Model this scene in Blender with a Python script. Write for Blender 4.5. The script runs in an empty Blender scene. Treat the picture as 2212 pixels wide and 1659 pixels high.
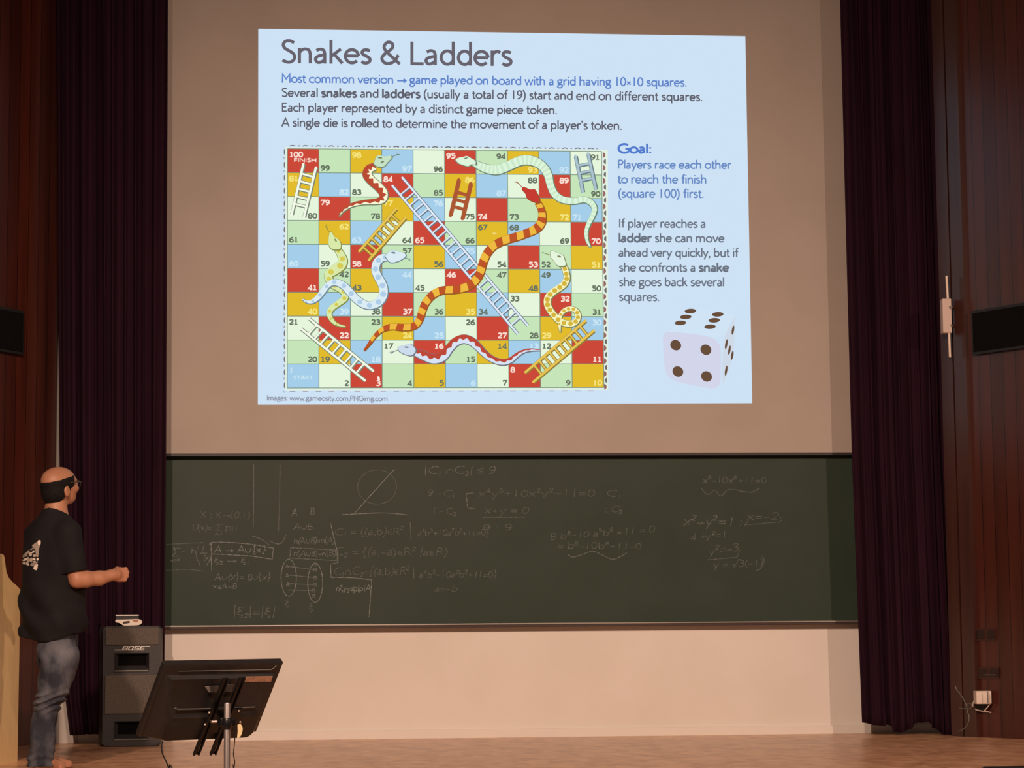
import bpy, bmesh, math, random
import numpy as np
from mathutils import Vector, Matrix
from mathutils.bvhtree import BVHTree
R = math.radians
random.seed(7)
scene = bpy.context.scene
COL = scene.collection

# ------------------------------------------------------------------ camera
FPX = 4900.0                                   # focal length in pixels of the 2212 px wide frame
CAM_H, DIST = 0.78, 16.3                       # eye above the stage floor, distance to the back wall
YAW, PITCH, ROLL = R(4.5), R(6.12), R(-0.45)
cam_data = bpy.data.cameras.new('camera')
cam = bpy.data.objects.new('camera', cam_data)
COL.objects.link(cam)
cam_data.sensor_fit = 'HORIZONTAL'
cam_data.sensor_width = 36.0
cam_data.lens = FPX / 2212 * 36.0
cam_data.clip_end = 100
CM = Matrix.Translation((-DIST * math.tan(YAW), -DIST, CAM_H)) @ (
    Matrix.Rotation(-YAW, 4, 'Z') @ Matrix.Rotation(R(90) + PITCH, 4, 'X') @ Matrix.Rotation(ROLL, 4, 'Z'))
cam.matrix_world = CM
scene.camera = cam
C0 = CM.translation.copy()
M3 = CM.to_3x3()

# ------------------------------------------------------------------ world, lamps, exposure
scene.view_settings.view_transform = 'Standard'
scene.view_settings.look = 'None'
scene.view_settings.exposure = 0.0
scene.view_settings.gamma = 1.0
scene.view_settings.use_curve_mapping = False
world = bpy.data.worlds.new('world')
scene.world = world
world.use_nodes = True
world.node_tree.nodes['Background'].inputs['Color'].default_value = (1.0, 0.72, 0.6, 1)
world.node_tree.nodes['Background'].inputs['Strength'].default_value = 0.09
WARM = (1.0, 0.69, 0.53)

def spot(name, loc, target, energy, size, blend, radius, color=WARM):
    d = bpy.data.lights.new(name, 'SPOT')
    d.energy, d.spot_size, d.spot_blend, d.shadow_soft_size, d.color = energy, R(size), blend, radius, color
    o = bpy.data.objects.new(name, d)
    o.location = loc
    o.rotation_euler = (Vector(target) - Vector(loc)).to_track_quat('-Z', 'Y').to_euler()
    COL.objects.link(o)
    return o
spot('hall_spotlight', (7.4, -13.0, 5.2), (0.2, -1.0, -0.4), 2150, 60, 1.0, 0.10)
spot('hall_spotlight', (-3.2, -13.5, 5.4), (-0.4, -1.0, -0.4), 3300, 60, 1.0, 0.14)
spot('hall_spotlight', (-1.2, -13.0, 5.8), (0.4, -0.8, 1.4), 1750, 80, 1.0, 0.3)

# ------------------------------------------------------------------ helpers
def ray(px, py):
    return M3 @ Vector(((px - 1106) / FPX, (829.5 - py) / FPX, -1.0))
def on_y(px, py, Y):
    d = ray(px, py); return C0 + d * ((Y - C0.y) / d.y)
def on_z(px, py, Z=0.0):
    d = ray(px, py); return C0 + d * ((Z - C0.z) / d.z)
def at_depth(px, py, t):
    return C0 + ray(px, py) * t
def lin(c):
    return tuple((v / 255 / 12.92) if v / 255 <= 0.04045 else ((v / 255 + 0.055) / 1.055) ** 2.4 for v in c)

def mat(name, rgb, rough=0.6, metal=0.0, spec=0.5, coat=0.0, sheen=0.0):
    m = bpy.data.materials.new(name); m.use_nodes = True
    b = m.node_tree.nodes['Principled BSDF']
    b.inputs['Base Color'].default_value = (*rgb, 1)
    b.inputs['Roughness'].default_value = rough
    b.inputs['Metallic'].default_value = metal
    b.inputs['Specular IOR Level'].default_value = spec
    b.inputs['Coat Weight'].default_value = coat
    b.inputs['Sheen Weight'].default_value = sheen
    return m
def noisy(name, c1, c2, scale=(1, 1, 1), nscale=5.0, detail=4.0, rough=0.6, lo=0.35, hi=0.65, bump=0.0, spec=0.5, coat=0.0, sheen=0.0, metal=0.0, distortion=0.0):
    m = mat(name, c1, rough, metal, spec, coat, sheen)
    nt = m.node_tree; N = nt.nodes; b = N['Principled BSDF']
    tc = N.new('ShaderNodeTexCoord'); mp = N.new('ShaderNodeMapping'); nz = N.new('ShaderNodeTexNoise'); rp = N.new('ShaderNodeValToRGB')
    mp.inputs['Scale'].default_value = scale
    nz.inputs['Scale'].default_value = nscale; nz.inputs['Detail'].default_value = detail; nz.inputs['Distortion'].default_value = distortion
    rp.color_ramp.elements[0].position = lo; rp.color_ramp.elements[1].position = hi
    rp.color_ramp.elements[0].color = (*c1, 1); rp.color_ramp.elements[1].color = (*c2, 1)
    L = nt.links
    L.new(tc.outputs['Object'], mp.inputs['Vector']); L.new(mp.outputs['Vector'], nz.inputs['Vector'])
    L.new(nz.outputs['Fac'], rp.inputs['Fac']); L.new(rp.outputs['Color'], b.inputs['Base Color'])
    if bump:
        bp = N.new('ShaderNodeBump'); bp.inputs['Strength'].default_value = bump; bp.inputs['Distance'].default_value = 0.01
        L.new(nz.outputs['Fac'], bp.inputs['Height']); L.new(bp.outputs['Normal'], b.inputs['Normal'])
    return m
EM = {}
def glow(rgb, strength=1.0):                    # light of the projected picture, srgb 0..255
    key = (tuple(rgb), strength)
    if key not in EM:
        m = bpy.data.materials.new('projected_light'); m.use_nodes = True
        nt = m.node_tree; nt.nodes.clear()
        e = nt.nodes.new('ShaderNodeEmission'); o = nt.nodes.new('ShaderNodeOutputMaterial')
        e.inputs['Color'].default_value = (*lin(rgb), 1); e.inputs['Strength'].default_value = strength
        nt.links.new(e.outputs[0], o.inputs['Surface'])
        EM[key] = m
    return EM[key]

class MB:                                       # collects polygons in world space
    def __init__(s): s.v = []; s.f = []; s.m = []; s.mats = []
    def mi(s, m):
        if m not in s.mats: s.mats.append(m)
        return s.mats.index(m)
    def add(s, vs, fs, m):
        o = len(s.v); k = s.mi(m)
        s.v += [tuple(p) for p in vs]
        for f in fs: s.f.append(tuple(o + i for i in f)); s.m.append(k)
    def poly(s, pts, m): s.add(pts, [tuple(range(len(pts)))], m)
    def box(s, c, d, m, M=None, bev=0.0):
        bm = bmesh.new(); bmesh.ops.create_cube(bm, size=1.0)
        bmesh.ops.scale(bm, vec=d, verts=bm.verts)
        if bev > 0:
            bmesh.ops.bevel(bm, geom=bm.edges[:], offset=bev, segments=3, affect='EDGES', profile=0.5)
        bm.verts.index_update()
        vs = [Vector(v.co) + Vector(c) for v in bm.verts]
        if M is not None: vs = [M @ p for p in vs]
        s.add(vs, [tuple(v.index for v in f.verts) for f in bm.faces], m); bm.free()
    def prism(s, base, off, m, cap=True):       # base polygon extruded by a vector
        n = len(base); off = Vector(off)
        vs = [Vector(p) for p in base] + [Vector(p) + off for p in base]
        fs = [(i, (i + 1) % n, n + (i + 1) % n, n + i) for i in range(n)]
        if cap: fs += [tuple(range(n - 1, -1, -1)), tuple(range(n, 2 * n))]
        s.add(vs, fs, m)
    def tube(s, pts, r, m, seg=10, cap=True):
        pts = [Vector(p) for p in pts]; n = len(pts)
        rs = r if isinstance(r, (list, tuple)) else [r] * n
        vs = []; up = None
        for i, p in enumerate(pts):
            t = (pts[min(i + 1, n - 1)] - pts[max(i - 1, 0)]).normalized()
            if up is None:
                up = Vector((0, 0, 1)) if abs(t.z) < 0.9 else Vector((1, 0, 0))
            a = t.cross(up).normalized(); up = a.cross(t).normalized()
            for k in range(seg):
                q = 2 * math.pi * k / seg
                vs.append(p + a * math.cos(q) * rs[i] + up * math.sin(q) * rs[i])
        fs = [(i * seg + k, i * seg + (k + 1) % seg, (i + 1) * seg + (k + 1) % seg, (i + 1) * seg + k) for i in range(n - 1) for k in range(seg)]
        if cap: fs += [tuple(range(seg - 1, -1, -1)), tuple((n - 1) * seg + k for k in range(seg))]
        s.add(vs, fs, m)
    def ball(s, c, r, m, M=None, u=16, w=10):
        r = r if isinstance(r, (tuple, list)) else (r, r, r)
        vs = []; c = Vector(c)
        for i in range(w + 1):
            for k in range(u):
                a, b = math.pi * i / w, 2 * math.pi * k / u
                p = Vector((r[0] * math.sin(a) * math.cos(b), r[1] * math.sin(a) * math.sin(b), r[2] * math.cos(a)))
                vs.append(c + ((M @ p) if M is not None else p))
        fs = [(i * u + k, i * u + (k + 1) % u, (i + 1) * u + (k + 1) % u, (i + 1) * u + k) for i in range(w) for k in range(u)]
        s.add(vs, fs, m)
    def build(s, name, parent=None, smooth=False, mats=None):
        me = bpy.data.meshes.new(name)
        o = bpy.data.objects.new(name, me); COL.objects.link(o)
        off = Vector((0, 0, 0)); p = parent
        while p is not None: off += Vector(p.location); p = p.parent
        if parent is None and s.v:              # origin of a one-mesh thing: middle of its base
            a = np.array(s.v); off = Vector((float(a[:, 0].mean()), float(a[:, 1].mean()), float(a[:, 2].min())))
            o.location = off
        me.from_pydata([Vector(v) - off for v in s.v], [], s.f)
        for m in s.mats: me.materials.append(m)
        me.polygons.foreach_set('material_index', s.m)
        bm = bmesh.new(); bm.from_mesh(me)
        bmesh.ops.remove_doubles(bm, verts=bm.verts, dist=1e-6)
        if not getattr(s, 'flat', False): bmesh.ops.recalc_face_normals(bm, faces=bm.faces)
        bm.to_mesh(me); bm.free()
        if smooth:
            me.polygons.foreach_set('use_smooth', [True] * len(me.polygons))
            try: me.set_sharp_from_angle(angle=R(40))
            except Exception: pass
        if parent is not None: o.parent = parent
        return o
def tag(o, label=None, cat=None, group=None, kind=None):
    if label: o['label'] = label
    if cat: o['category'] = cat
    if group: o['group'] = group
    if kind: o['kind'] = kind
    return o
def thing(name, loc, label, cat, group=None):
    o = bpy.data.objects.new(name, None); COL.objects.link(o)
    o.location = loc; o.empty_display_size = 0.1
    return tag(o, label, cat, group)
def spline(pts, n=8):                            # Catmull-Rom through tuples of any length
    P = [np.array(p, float) for p in pts]; P = [2 * P[0] - P[1]] + P + [2 * P[-1] - P[-2]]; out = []
    for i in range(1, len(P) - 2):
        a, b, c, d = P[i - 1:i + 3]
        for k in range(n):
            t = k / n
            out.append(0.5 * (2 * b + (c - a) * t + (2 * a - 5 * b + 4 * c - d) * t * t + (3 * b - a - 3 * c + d) * t ** 3))
    out.append(P[-2]); return out
# ------------------------------------------------------------------ a stroke alphabet (x-height 10, capitals 15)
G = {}
def g(ch, adv, *st): G[ch] = (adv, st)
def LN(*p): return ('L', p)
def SM(*p): return ('S', p)
def AR(cx, cy, rx, ry, a0, a1): return ('A', (cx, cy, rx, ry, a0, a1))
g(' ', 4.2)
g('a', 8.0, SM((1.5, 8.4), (3.4, 9.3), (5.4, 8.7), (6.1, 6.6)), LN((6.1, 6.8), (6.1, 0)), SM((6.1, 5.7), (3.4, 5.1), (1.5, 4.0), (1.1, 2.4), (2.0, 0.9), (3.6, 0.8), (5.2, 1.7), (6.1, 3.0)))
g('b', 9.4, LN((1.5, 0.4), (1.5, 15.4)), AR(4.7, 5, 3.3, 4.3, -165, 165))
g('c', 8.0, AR(5.0, 5, 4.1, 4.3, 48, 312))
g('d', 9.4, LN((7.9, 0), (7.9, 15.4)), AR(4.7, 5, 3.4, 4.3, 15, 345))
g('e', 8.8, SM((0.9, 5.2), (8.0, 5.2)), AR(4.5, 5, 3.6, 4.3, 3, 318))
g('f', 5.4, SM((5.6, 14.6), (4.4, 14.9), (3.2, 14.0), (2.8, 12.0)), LN((2.8, 12.2), (2.8, 0)), LN((0.5, 9.3), (5.2, 9.3)))
g('g', 8.4, AR(3.8, 6.6, 2.7, 2.7, 0, 360), LN((3.8, 9.4), (8.0, 9.5)), SM((2.2, 4.3), (1.5, 3.0), (2.6, 2.0), (5.0, 1.6), (7.0, 0.8), (7.4, -1.4), (6.0, -3.6), (3.8, -4.1), (1.4, -3.4), (0.9, -1.6), (2.4, 0.6), (3.4, 1.6)))
g('h', 9.2, LN((1.5, 0), (1.5, 15.4)), SM((1.5, 6.8), (2.8, 8.6), (4.6, 9.3), (6.6, 8.6), (7.4, 6.2)), LN((7.4, 6.6), (7.4, 0)))
g('i', 3.2, LN((1.6, 0), (1.6, 10)), LN((1.6, 12.4), (1.6, 14.4)))
g('j', 3.4, LN((1.8, 10), (1.8, -2)), SM((1.8, -2), (1.2, -4), (-0.4, -4.6)), LN((1.8, 12.4), (1.8, 14.4)))
g('k', 8.4, LN((1.5, 0), (1.5, 15.4)), LN((6.9, 9.6), (1.8, 5.0)), LN((3.2, 6.2), (7.7, 0.3)))
g('l', 3.0, LN((1.5, 0), (1.5, 15.4)))
g('m', 14.6, LN((1.5, 0), (1.5, 10)), SM((1.5, 6.8), (2.7, 8.6), (4.4, 9.3), (6.2, 8.6), (6.9, 6.2)), LN((6.9, 6.6), (6.9, 0)), SM((6.9, 6.8), (8.1, 8.6), (9.9, 9.3), (11.7, 8.6), (12.6, 6.2)), LN((12.6, 6.6), (12.6, 0)))
g('n', 9.2, LN((1.5, 0), (1.5, 10)), SM((1.5, 6.8), (2.8, 8.6), (4.6, 9.3), (6.6, 8.6), (7.4, 6.2)), LN((7.4, 6.6), (7.4, 0)))
g('o', 9.6, AR(4.8, 5, 4.0, 4.3, 0, 360))
g('p', 9.4, LN((1.5, -4.6), (1.5, 10)), AR(4.7, 5, 3.3, 4.3, -165, 165))
g('q', 9.4, LN((7.9, -4.6), (7.9, 10)), AR(4.7, 5, 3.4, 4.3, 15, 345))
g('r', 6.2, LN((1.5, 0), (1.5, 10)), SM((1.5, 6.6), (2.8, 8.8), (4.4, 9.4), (6.0, 8.8)))
g('s', 6.6, SM((5.5, 8.6), (3.8, 9.3), (2.0, 9.0), (1.2, 7.4), (2.2, 6.0), (4.2, 4.8), (5.5, 3.4), (5.2, 1.6), (3.6, 0.7), (2.2, 0.8), (0.9, 1.7)))
g('t', 5.2, LN((2.2, 13.0), (2.2, 2.4)), SM((2.2, 2.6), (2.8, 0.9), (4.0, 0.7), (5.2, 1.3)), LN((0.3, 9.3), (5.0, 9.3)))
g('u', 9.2, LN((1.6, 10), (1.6, 3.6)), SM((1.6, 4.0), (2.3, 1.5), (4.2, 0.7), (6.2, 1.4), (7.5, 3.2)), LN((7.5, 0), (7.5, 10)))
g('v', 8.2, LN((0.6, 9.8), (4.1, 0.5)), LN((7.6, 9.8), (4.1, 0.5)))
g('w', 12.6, LN((0.6, 9.8), (3.6, 0.5), (6.3, 8.6), (9.0, 0.5), (12.0, 9.8)))
g('x', 8.4, LN((0.8, 9.8), (7.6, 0.2)), LN((7.6, 9.8), (0.8, 0.2)))
g('y', 8.2, LN((0.6, 9.8), (4.1, 0.8)), LN((7.6, 9.8), (2.0, -4.6)))
g('z', 7.4, LN((0.8, 9.3), (6.6, 9.3), (0.9, 0.7), (6.8, 0.7)))
g('A', 11.4, LN((0.6, 0), (5.7, 14.8), (10.8, 0)), LN((2.4, 5.0), (9.0, 5.0)))
g('B', 9.4, LN((1.6, 0), (1.6, 15)), SM((1.6, 14.4), (5.4, 14.3), (7.0, 11.6), (5.6, 8.4), (1.6, 8.0)), SM((1.6, 8.0), (6.0, 7.8), (8.2, 4.4), (6.2, 0.9), (1.6, 0.6)))
g('C', 11.8, AR(7.6, 7.5, 6.5, 7.0, 55, 305))
g('E', 8.6, LN((7.6, 14.3), (1.6, 14.3), (1.6, 0.7), (7.8, 0.7)), LN((1.6, 7.8), (6.8, 7.8)))
g('F', 8.2, LN((7.6, 14.3), (1.6, 14.3), (1.6, 0)), LN((1.6, 7.4), (6.8, 7.4)))
g('G', 12.8, AR(7.4, 7.5, 6.3, 7.0, 50, 318), LN((12.1, 2.6), (12.1, 7.0), (8.4, 7.0)))
g('H', 12.0, LN((1.6, 0), (1.6, 15)), LN((10.4, 0), (10.4, 15)), LN((1.6, 7.8), (10.4, 7.8)))
g('I', 3.8, LN((1.9, 0), (1.9, 15)))
g('L', 8.2, LN((1.6, 15), (1.6, 0.7), (8.0, 0.7)))
g('M', 13.6, LN((1.4, 0), (1.6, 14.6), (6.8, 6.4), (12.0, 14.6), (12.2, 0)))
g('N', 12.4, LN((1.6, 0), (1.6, 14.4), (10.8, 0.8), (10.8, 15)))
g('O', 13.4, AR(6.7, 7.5, 6.0, 7.0, 0, 360))
g('P', 9.0, LN((1.6, 0), (1.6, 15)), SM((1.6, 14.4), (5.6, 14.3), (7.8, 11.2), (5.8, 7.8), (1.6, 7.2)))
g('R', 10.0, LN((1.6, 0), (1.6, 15)), SM((1.6, 14.4), (5.6, 14.3), (7.6, 11.2), (5.8, 8.2), (1.6, 7.6)), LN((4.4, 7.8), (9.6, 0.4)))
g('S', 8.8, SM((7.4, 13.2), (5.2, 14.4), (2.8, 14.1), (1.5, 12.0), (2.4, 9.6), (5.0, 7.8), (7.2, 5.8), (7.6, 3.2), (6.2, 1.1), (3.8, 0.6), (1.0, 1.8)))
g('T', 10.6, LN((0.4, 14.3), (10.2, 14.3)), LN((5.3, 14.3), (5.3, 0)))
g('U', 12.0, LN((1.6, 15), (1.6, 5.4)), SM((1.6, 5.8), (2.4, 2.0), (6.0, 0.7), (9.6, 2.0), (10.4, 5.8)), LN((10.4, 5.4), (10.4, 15)))
g('X', 11.0, LN((1, 15), (10, 0)), LN((10, 15), (1, 0)))
g('Y', 10.6, LN((0.8, 15), (5.2, 7.4), (9.8, 15)), LN((5.2, 7.4), (5.2, 0)))
g('0', 8.8, AR(4.4, 7.4, 3.4, 6.8, 0, 360))
g('1', 8.4, LN((4.2, 0), (4.2, 15)))
g('2', 8.4, SM((1.2, 12.0), (2.4, 13.8), (4.4, 14.3), (6.6, 13.0), (7.0, 10.6), (5.6, 7.4), (1.2, 0.9)), LN((1.0, 0.8), (7.6, 0.8)))
g('3', 8.4, SM((1.4, 13.4), (4.0, 14.3), (6.6, 12.8), (6.6, 9.8), (3.6, 8.0)), SM((3.4, 8.0), (6.6, 7.0), (7.4, 4.0), (5.6, 1.1), (3.2, 0.6), (1.0, 1.4)))
g('4', 8.6, LN((8.0, 4.0), (0.9, 4.0), (6.2, 14.4), (6.2, 0)))
g('5', 8.4, LN((7.0, 14.3), (2.2, 14.3), (1.8, 8.4)), SM((1.8, 8.4), (4.4, 9.0), (7.0, 7.4), (7.2, 4.0), (5.4, 1.2), (3.0, 0.6), (1.0, 1.2)))
g('6', 8.6, SM((7.0, 14.2), (3.6, 12.4), (1.4, 8.4), (1.2, 4.6), (2.6, 1.2), (4.6, 0.7), (6.8, 2.0), (7.4, 4.8), (6.0, 7.8), (3.6, 8.0), (1.6, 6.0)))
g('7', 8.4, LN((0.9, 14.2), (7.4, 14.2), (2.8, 0)))
g('8', 8.8, AR(4.4, 11.0, 2.7, 3.3, 0, 360), AR(4.4, 4.2, 3.4, 3.6, 0, 360))
g('9', 8.6, SM((1.6, 0.6), (5.0, 2.4), (7.2, 6.4), (7.4, 10.2), (6.0, 13.6), (4.0, 14.2), (1.8, 12.8), (1.2, 10.0), (2.6, 7.2), (5.0, 7.0), (7.0, 8.8)))
g('&', 11.8, SM((11.0, 0.3), (7.0, 4.6), (3.0, 9.4), (2.6, 12.2), (4.4, 14.4), (6.6, 13.8), (7.2, 11.6), (5.8, 9.4), (2.6, 6.6), (1.2, 3.8), (2.6, 1.1), (5.2, 0.6), (8.0, 2.2), (10.2, 6.2)))
g('.', 3.4, LN((1.7, 0), (1.7, 2.0)))
g(',', 3.4, LN((2.0, 1.8), (1.2, -2.4)))
g(':', 3.6, LN((1.8, 0), (1.8, 2.2)), LN((1.8, 7.6), (1.8, 9.8)))
g("'", 3.0, LN((1.7, 15.2), (1.2, 11.4)))
g('(', 4.8, SM((4.4, 15.6), (2.0, 11.0), (1.4, 6.0), (2.2, 0.4), (4.4, -3.8)))
g(')', 4.8, SM((0.4, 15.6), (2.8, 11.0), (3.4, 6.0), (2.6, 0.4), (0.4, -3.8)))
g('>', 14.0, LN((0.8, 5.2), (13.0, 5.2)), LN((9.8, 8.6), (13.2, 5.2), (9.8, 1.8)))
g('*', 7.4, LN((1.2, 7.6), (6.2, 2.2)), LN((6.2, 7.6), (1.2, 2.2)))
g('{', 6.0, SM((5, 16), (3, 15), (3.2, 10), (1, 6.5), (3.2, 3), (3, -2), (5, -3)))
g('}', 6.0, SM((1, 16), (3, 15), (2.8, 10), (5, 6.5), (2.8, 3), (3, -2), (1, -3)))
g('[', 5.0, LN((4.4, 15.4), (1.6, 15.4), (1.6, -1), (4.4, -1)))
g('|', 4.0, LN((2, 17), (2, -3)))
g('=', 9.0, LN((1, 7.4), (8, 7.4)), LN((1, 3.6), (8, 3.6)))
g('-', 8.0, LN((1, 5.4), (7, 5.4)))
g('+', 9.0, LN((1, 5.4), (8, 5.4)), LN((4.5, 9), (4.5, 1.6)))
g('<', 9.0, LN((8, 10.6), (1, 7.4), (8, 4.2)), LN((1, 1.8), (8, 1.8)))
g('/', 7.0, LN((1, -2), (6, 15)))
g('u~', 9.0)
g('\u222a', 10.0, SM((1.4, 10), (1.4, 4), (4.8, 0.6), (8.4, 4), (8.4, 10)))
g('\u2229', 10.0, SM((1.4, 0), (1.4, 6), (4.8, 9.6), (8.4, 6), (8.4, 0)))
g('\u2208', 8.0, AR(5.4, 5, 4.2, 4.4, 70, 290), LN((1.4, 5), (6.4, 5)))
g('\u03a3', 11.0, LN((10, 14), (1.4, 14.4), (6, 7.4), (1.2, 0.4), (10.2, 1)))
g('\u03be', 8.0, SM((6.4, 14.4), (2.6, 14), (2.2, 11), (5.6, 9), (2, 7.4), (1.2, 4.4), (3.6, 2.4), (6.6, 1.4), (5.6, -2.6), (3.6, -2.6)))
g('\u221a', 10.0, LN((0.6, 6), (2.4, 7), (4.4, 0), (7.4, 15.6), (12, 15.6)))
g('\u2192', 14.0, LN((0.8, 5.2), (13.0, 5.2)), LN((9.8, 8.6), (13.2, 5.2), (9.8, 1.8)))
g('\u00b5', 9.0, LN((1.6, 10), (1.2, -4)), SM((1.6, 4), (3, 1), (6, 1.4), (7.6, 4)), LN((7.6, 10), (7.8, 0)))

def glyph_lines(ch):
    out = []
    for kind, p in G.get(ch, (0, ()))[1]:
        if kind == 'L': out.append([tuple(q) for q in p])
        elif kind == 'S': out.append([tuple(q) for q in spline(p, 6)])
        else:
            cx, cy, rx, ry, a0, a1 = p; n = max(6, int(abs(a1 - a0) / 14))
            out.append([(cx + rx * math.cos(R(a0 + (a1 - a0) * k / n)), cy + ry * math.sin(R(a0 + (a1 - a0) * k / n))) for k in range(n + 1)])
    return out
def ribbon(pts, w):                              # 2-D polyline -> quad strip vertices (left,right pairs)
    P = [np.array(p[:2], float) for p in pts]; n = len(P); L = []
    ws = w if isinstance(w, (list, tuple, np.ndarray)) else [w] * n
    closed = n > 3 and np.linalg.norm(P[0] - P[-1]) < 1e-6
    for i in range(n):
        if closed and i in (0, n - 1): a, b = P[1] - P[0], P[-1] - P[-2]
        else: a = P[i] - P[i - 1] if i else P[1] - P[0]; b = P[i + 1] - P[i] if i < n - 1 else a
        a = a / (np.linalg.norm(a) + 1e-9); b = b / (np.linalg.norm(b) + 1e-9)
        t = a + b; l = np.linalg.norm(t)
        t = t / l if l > 1e-6 else a
        c = max(0.45, float(np.dot(t, a)))
        nn = np.array((-t[1], t[0])) * ws[i] / 2 / c
        L.append((P[i] + nn, P[i] - nn))
    return L
def add_ribbon(mb, pts, w, m, proj):
    L = ribbon(pts, w); vs = []
    for a, b in L: vs += [proj(*a), proj(*b)]
    mb.add(vs, [(2 * i, 2 * i + 1, 2 * i + 3, 2 * i + 2) for i in range(len(L) - 1)], m)
def text_runs(text):                             # '~' toggles bold, '^' lifts and '_' drops the next character
    x = 0; bold = False; out = []; lift = 0
    for ch in text:
        if ch == '~': bold = not bold; continue
        if ch in '^_': lift = 1 if ch == '^' else -1; continue
        k = 0.6 if lift else 1.0
        out.append((ch, x, bold, lift))
        x += G.get(ch, (8, ()))[0] * k * (1.06 if bold else 1.0); lift = 0
    return out, x
def write(mb, text, x0, y0, x1, y1, cap, w, m, proj, boldw=1.6, jit=0.0, serif=False):
    runs, total = text_runs(text); sx = (x1 - x0) / total; sy = cap / 15.0
    for ch, gx, bold, lift in runs:
        k = 0.6 if lift else 1.0; dy = {0: 0, 1: 8.5, -1: -3.5}[lift]
        jx, jy = random.uniform(-jit, jit), random.uniform(-jit, jit)
        hw = 1.0 if jit == 0 else random.uniform(0.86, 1.12); slant = 0.0 if jit == 0 else random.uniform(-0.02, 0.22)
        for st in glyph_lines(ch):
            pts = []
            for a, b in st:
                X = x0 + (gx + a * k * (1.06 if bold else 1)) * sx + jx
                Y = y0 + (y1 - y0) * (X - x0) / (x1 - x0) - (b * k * hw + dy) * sy + jy
                q = (0.0, 0.0) if jit == 0 else (random.uniform(-0.25, 0.25), random.uniform(-0.25, 0.25))
                pts.append((X + slant * b * k * sy + q[0], Y + q[1]))
            add_ribbon(mb, pts, w * (boldw if bold else 1), m, proj)
# ------------------------------------------------------------------ the setting
M_WALL = noisy('cream_wall_paint', (0.74, 0.70, 0.64), (0.70, 0.655, 0.59), nscale=1.6, rough=0.75, spec=0.2)
M_BASE = mat('white_skirting', (0.72, 0.68, 0.62), 0.6)
M_WOODF = noisy('stage_floor_wood', (0.74, 0.43, 0.25), (0.47, 0.23, 0.12), scale=(2.4, 1.5, 1), nscale=3.4, detail=8, rough=0.30, lo=0.36, hi=0.68, spec=0.6, distortion=0.6)
def plank_wood(name, c1, c2, horizontal_axis):
    m = noisy(name, c1, c2, scale=(1, 1, 0.05), nscale=14.0, detail=6, rough=0.30, lo=0.3, hi=0.72, spec=0.5)
    nt = m.node_tree; N = nt.nodes; L = nt.links; b = N['Principled BSDF']
    tc = [n for n in N if n.type == 'TEX_COORD'][0]; ramp = [n for n in N if n.type == 'VALTORGB'][0]
    sx = N.new('ShaderNodeSeparateXYZ'); L.new(tc.outputs['UV'], sx.inputs[0])
    mul = N.new('ShaderNodeMath'); mul.operation = 'MULTIPLY'; mul.inputs[1].default_value = 1 / 0.115; L.new(sx.outputs['X'], mul.inputs[0])
    fr = N.new('ShaderNodeMath'); fr.operation = 'FRACT'; L.new(mul.outputs[0], fr.inputs[0])
    gt = N.new('ShaderNodeMath'); gt.operation = 'LESS_THAN'; gt.inputs[1].default_value = 0.045; L.new(fr.outputs[0], gt.inputs[0])
    fl = N.new('ShaderNodeMath'); fl.operation = 'FLOOR'; L.new(mul.outputs[0], fl.inputs[0])
    wn = N.new('ShaderNodeTexWhiteNoise'); wn.noise_dimensions = '1D'; L.new(fl.outputs[0], wn.inputs['W'])
    mr = N.new('ShaderNodeMapRange'); mr.inputs['To Min'].default_value = 0.84; mr.inputs['To Max'].default_value = 1.14; L.new(wn.outputs['Value'], mr.inputs['Value'])
    mm = N.new('ShaderNodeMix'); mm.data_type = 'RGBA'; mm.blend_type = 'MULTIPLY'; mm.inputs[0].default_value = 1.0
    L.new(ramp.outputs['Color'], mm.inputs[6]); L.new(mr.outputs[0], mm.inputs[7])
    mg = N.new('ShaderNodeMix'); mg.data_type = 'RGBA'; L.new(gt.outputs[0], mg.inputs[0])
    L.new(mm.outputs[2], mg.inputs[6]); mg.inputs[7].default_value = (0.006, 0.002, 0.002, 1)
    L.new(mg.outputs[2], b.inputs['Base Color'])
    return m
M_WOODW = plank_wood('mahogany_planks', (0.075, 0.0165, 0.0095), (0.046, 0.011, 0.0072), 'X')
M_CEIL = mat('dark_ceiling', (0.10, 0.085, 0.075), 0.9)
M_HALL = mat('hall_carpet', (0.05, 0.03, 0.028), 0.95)

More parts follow.
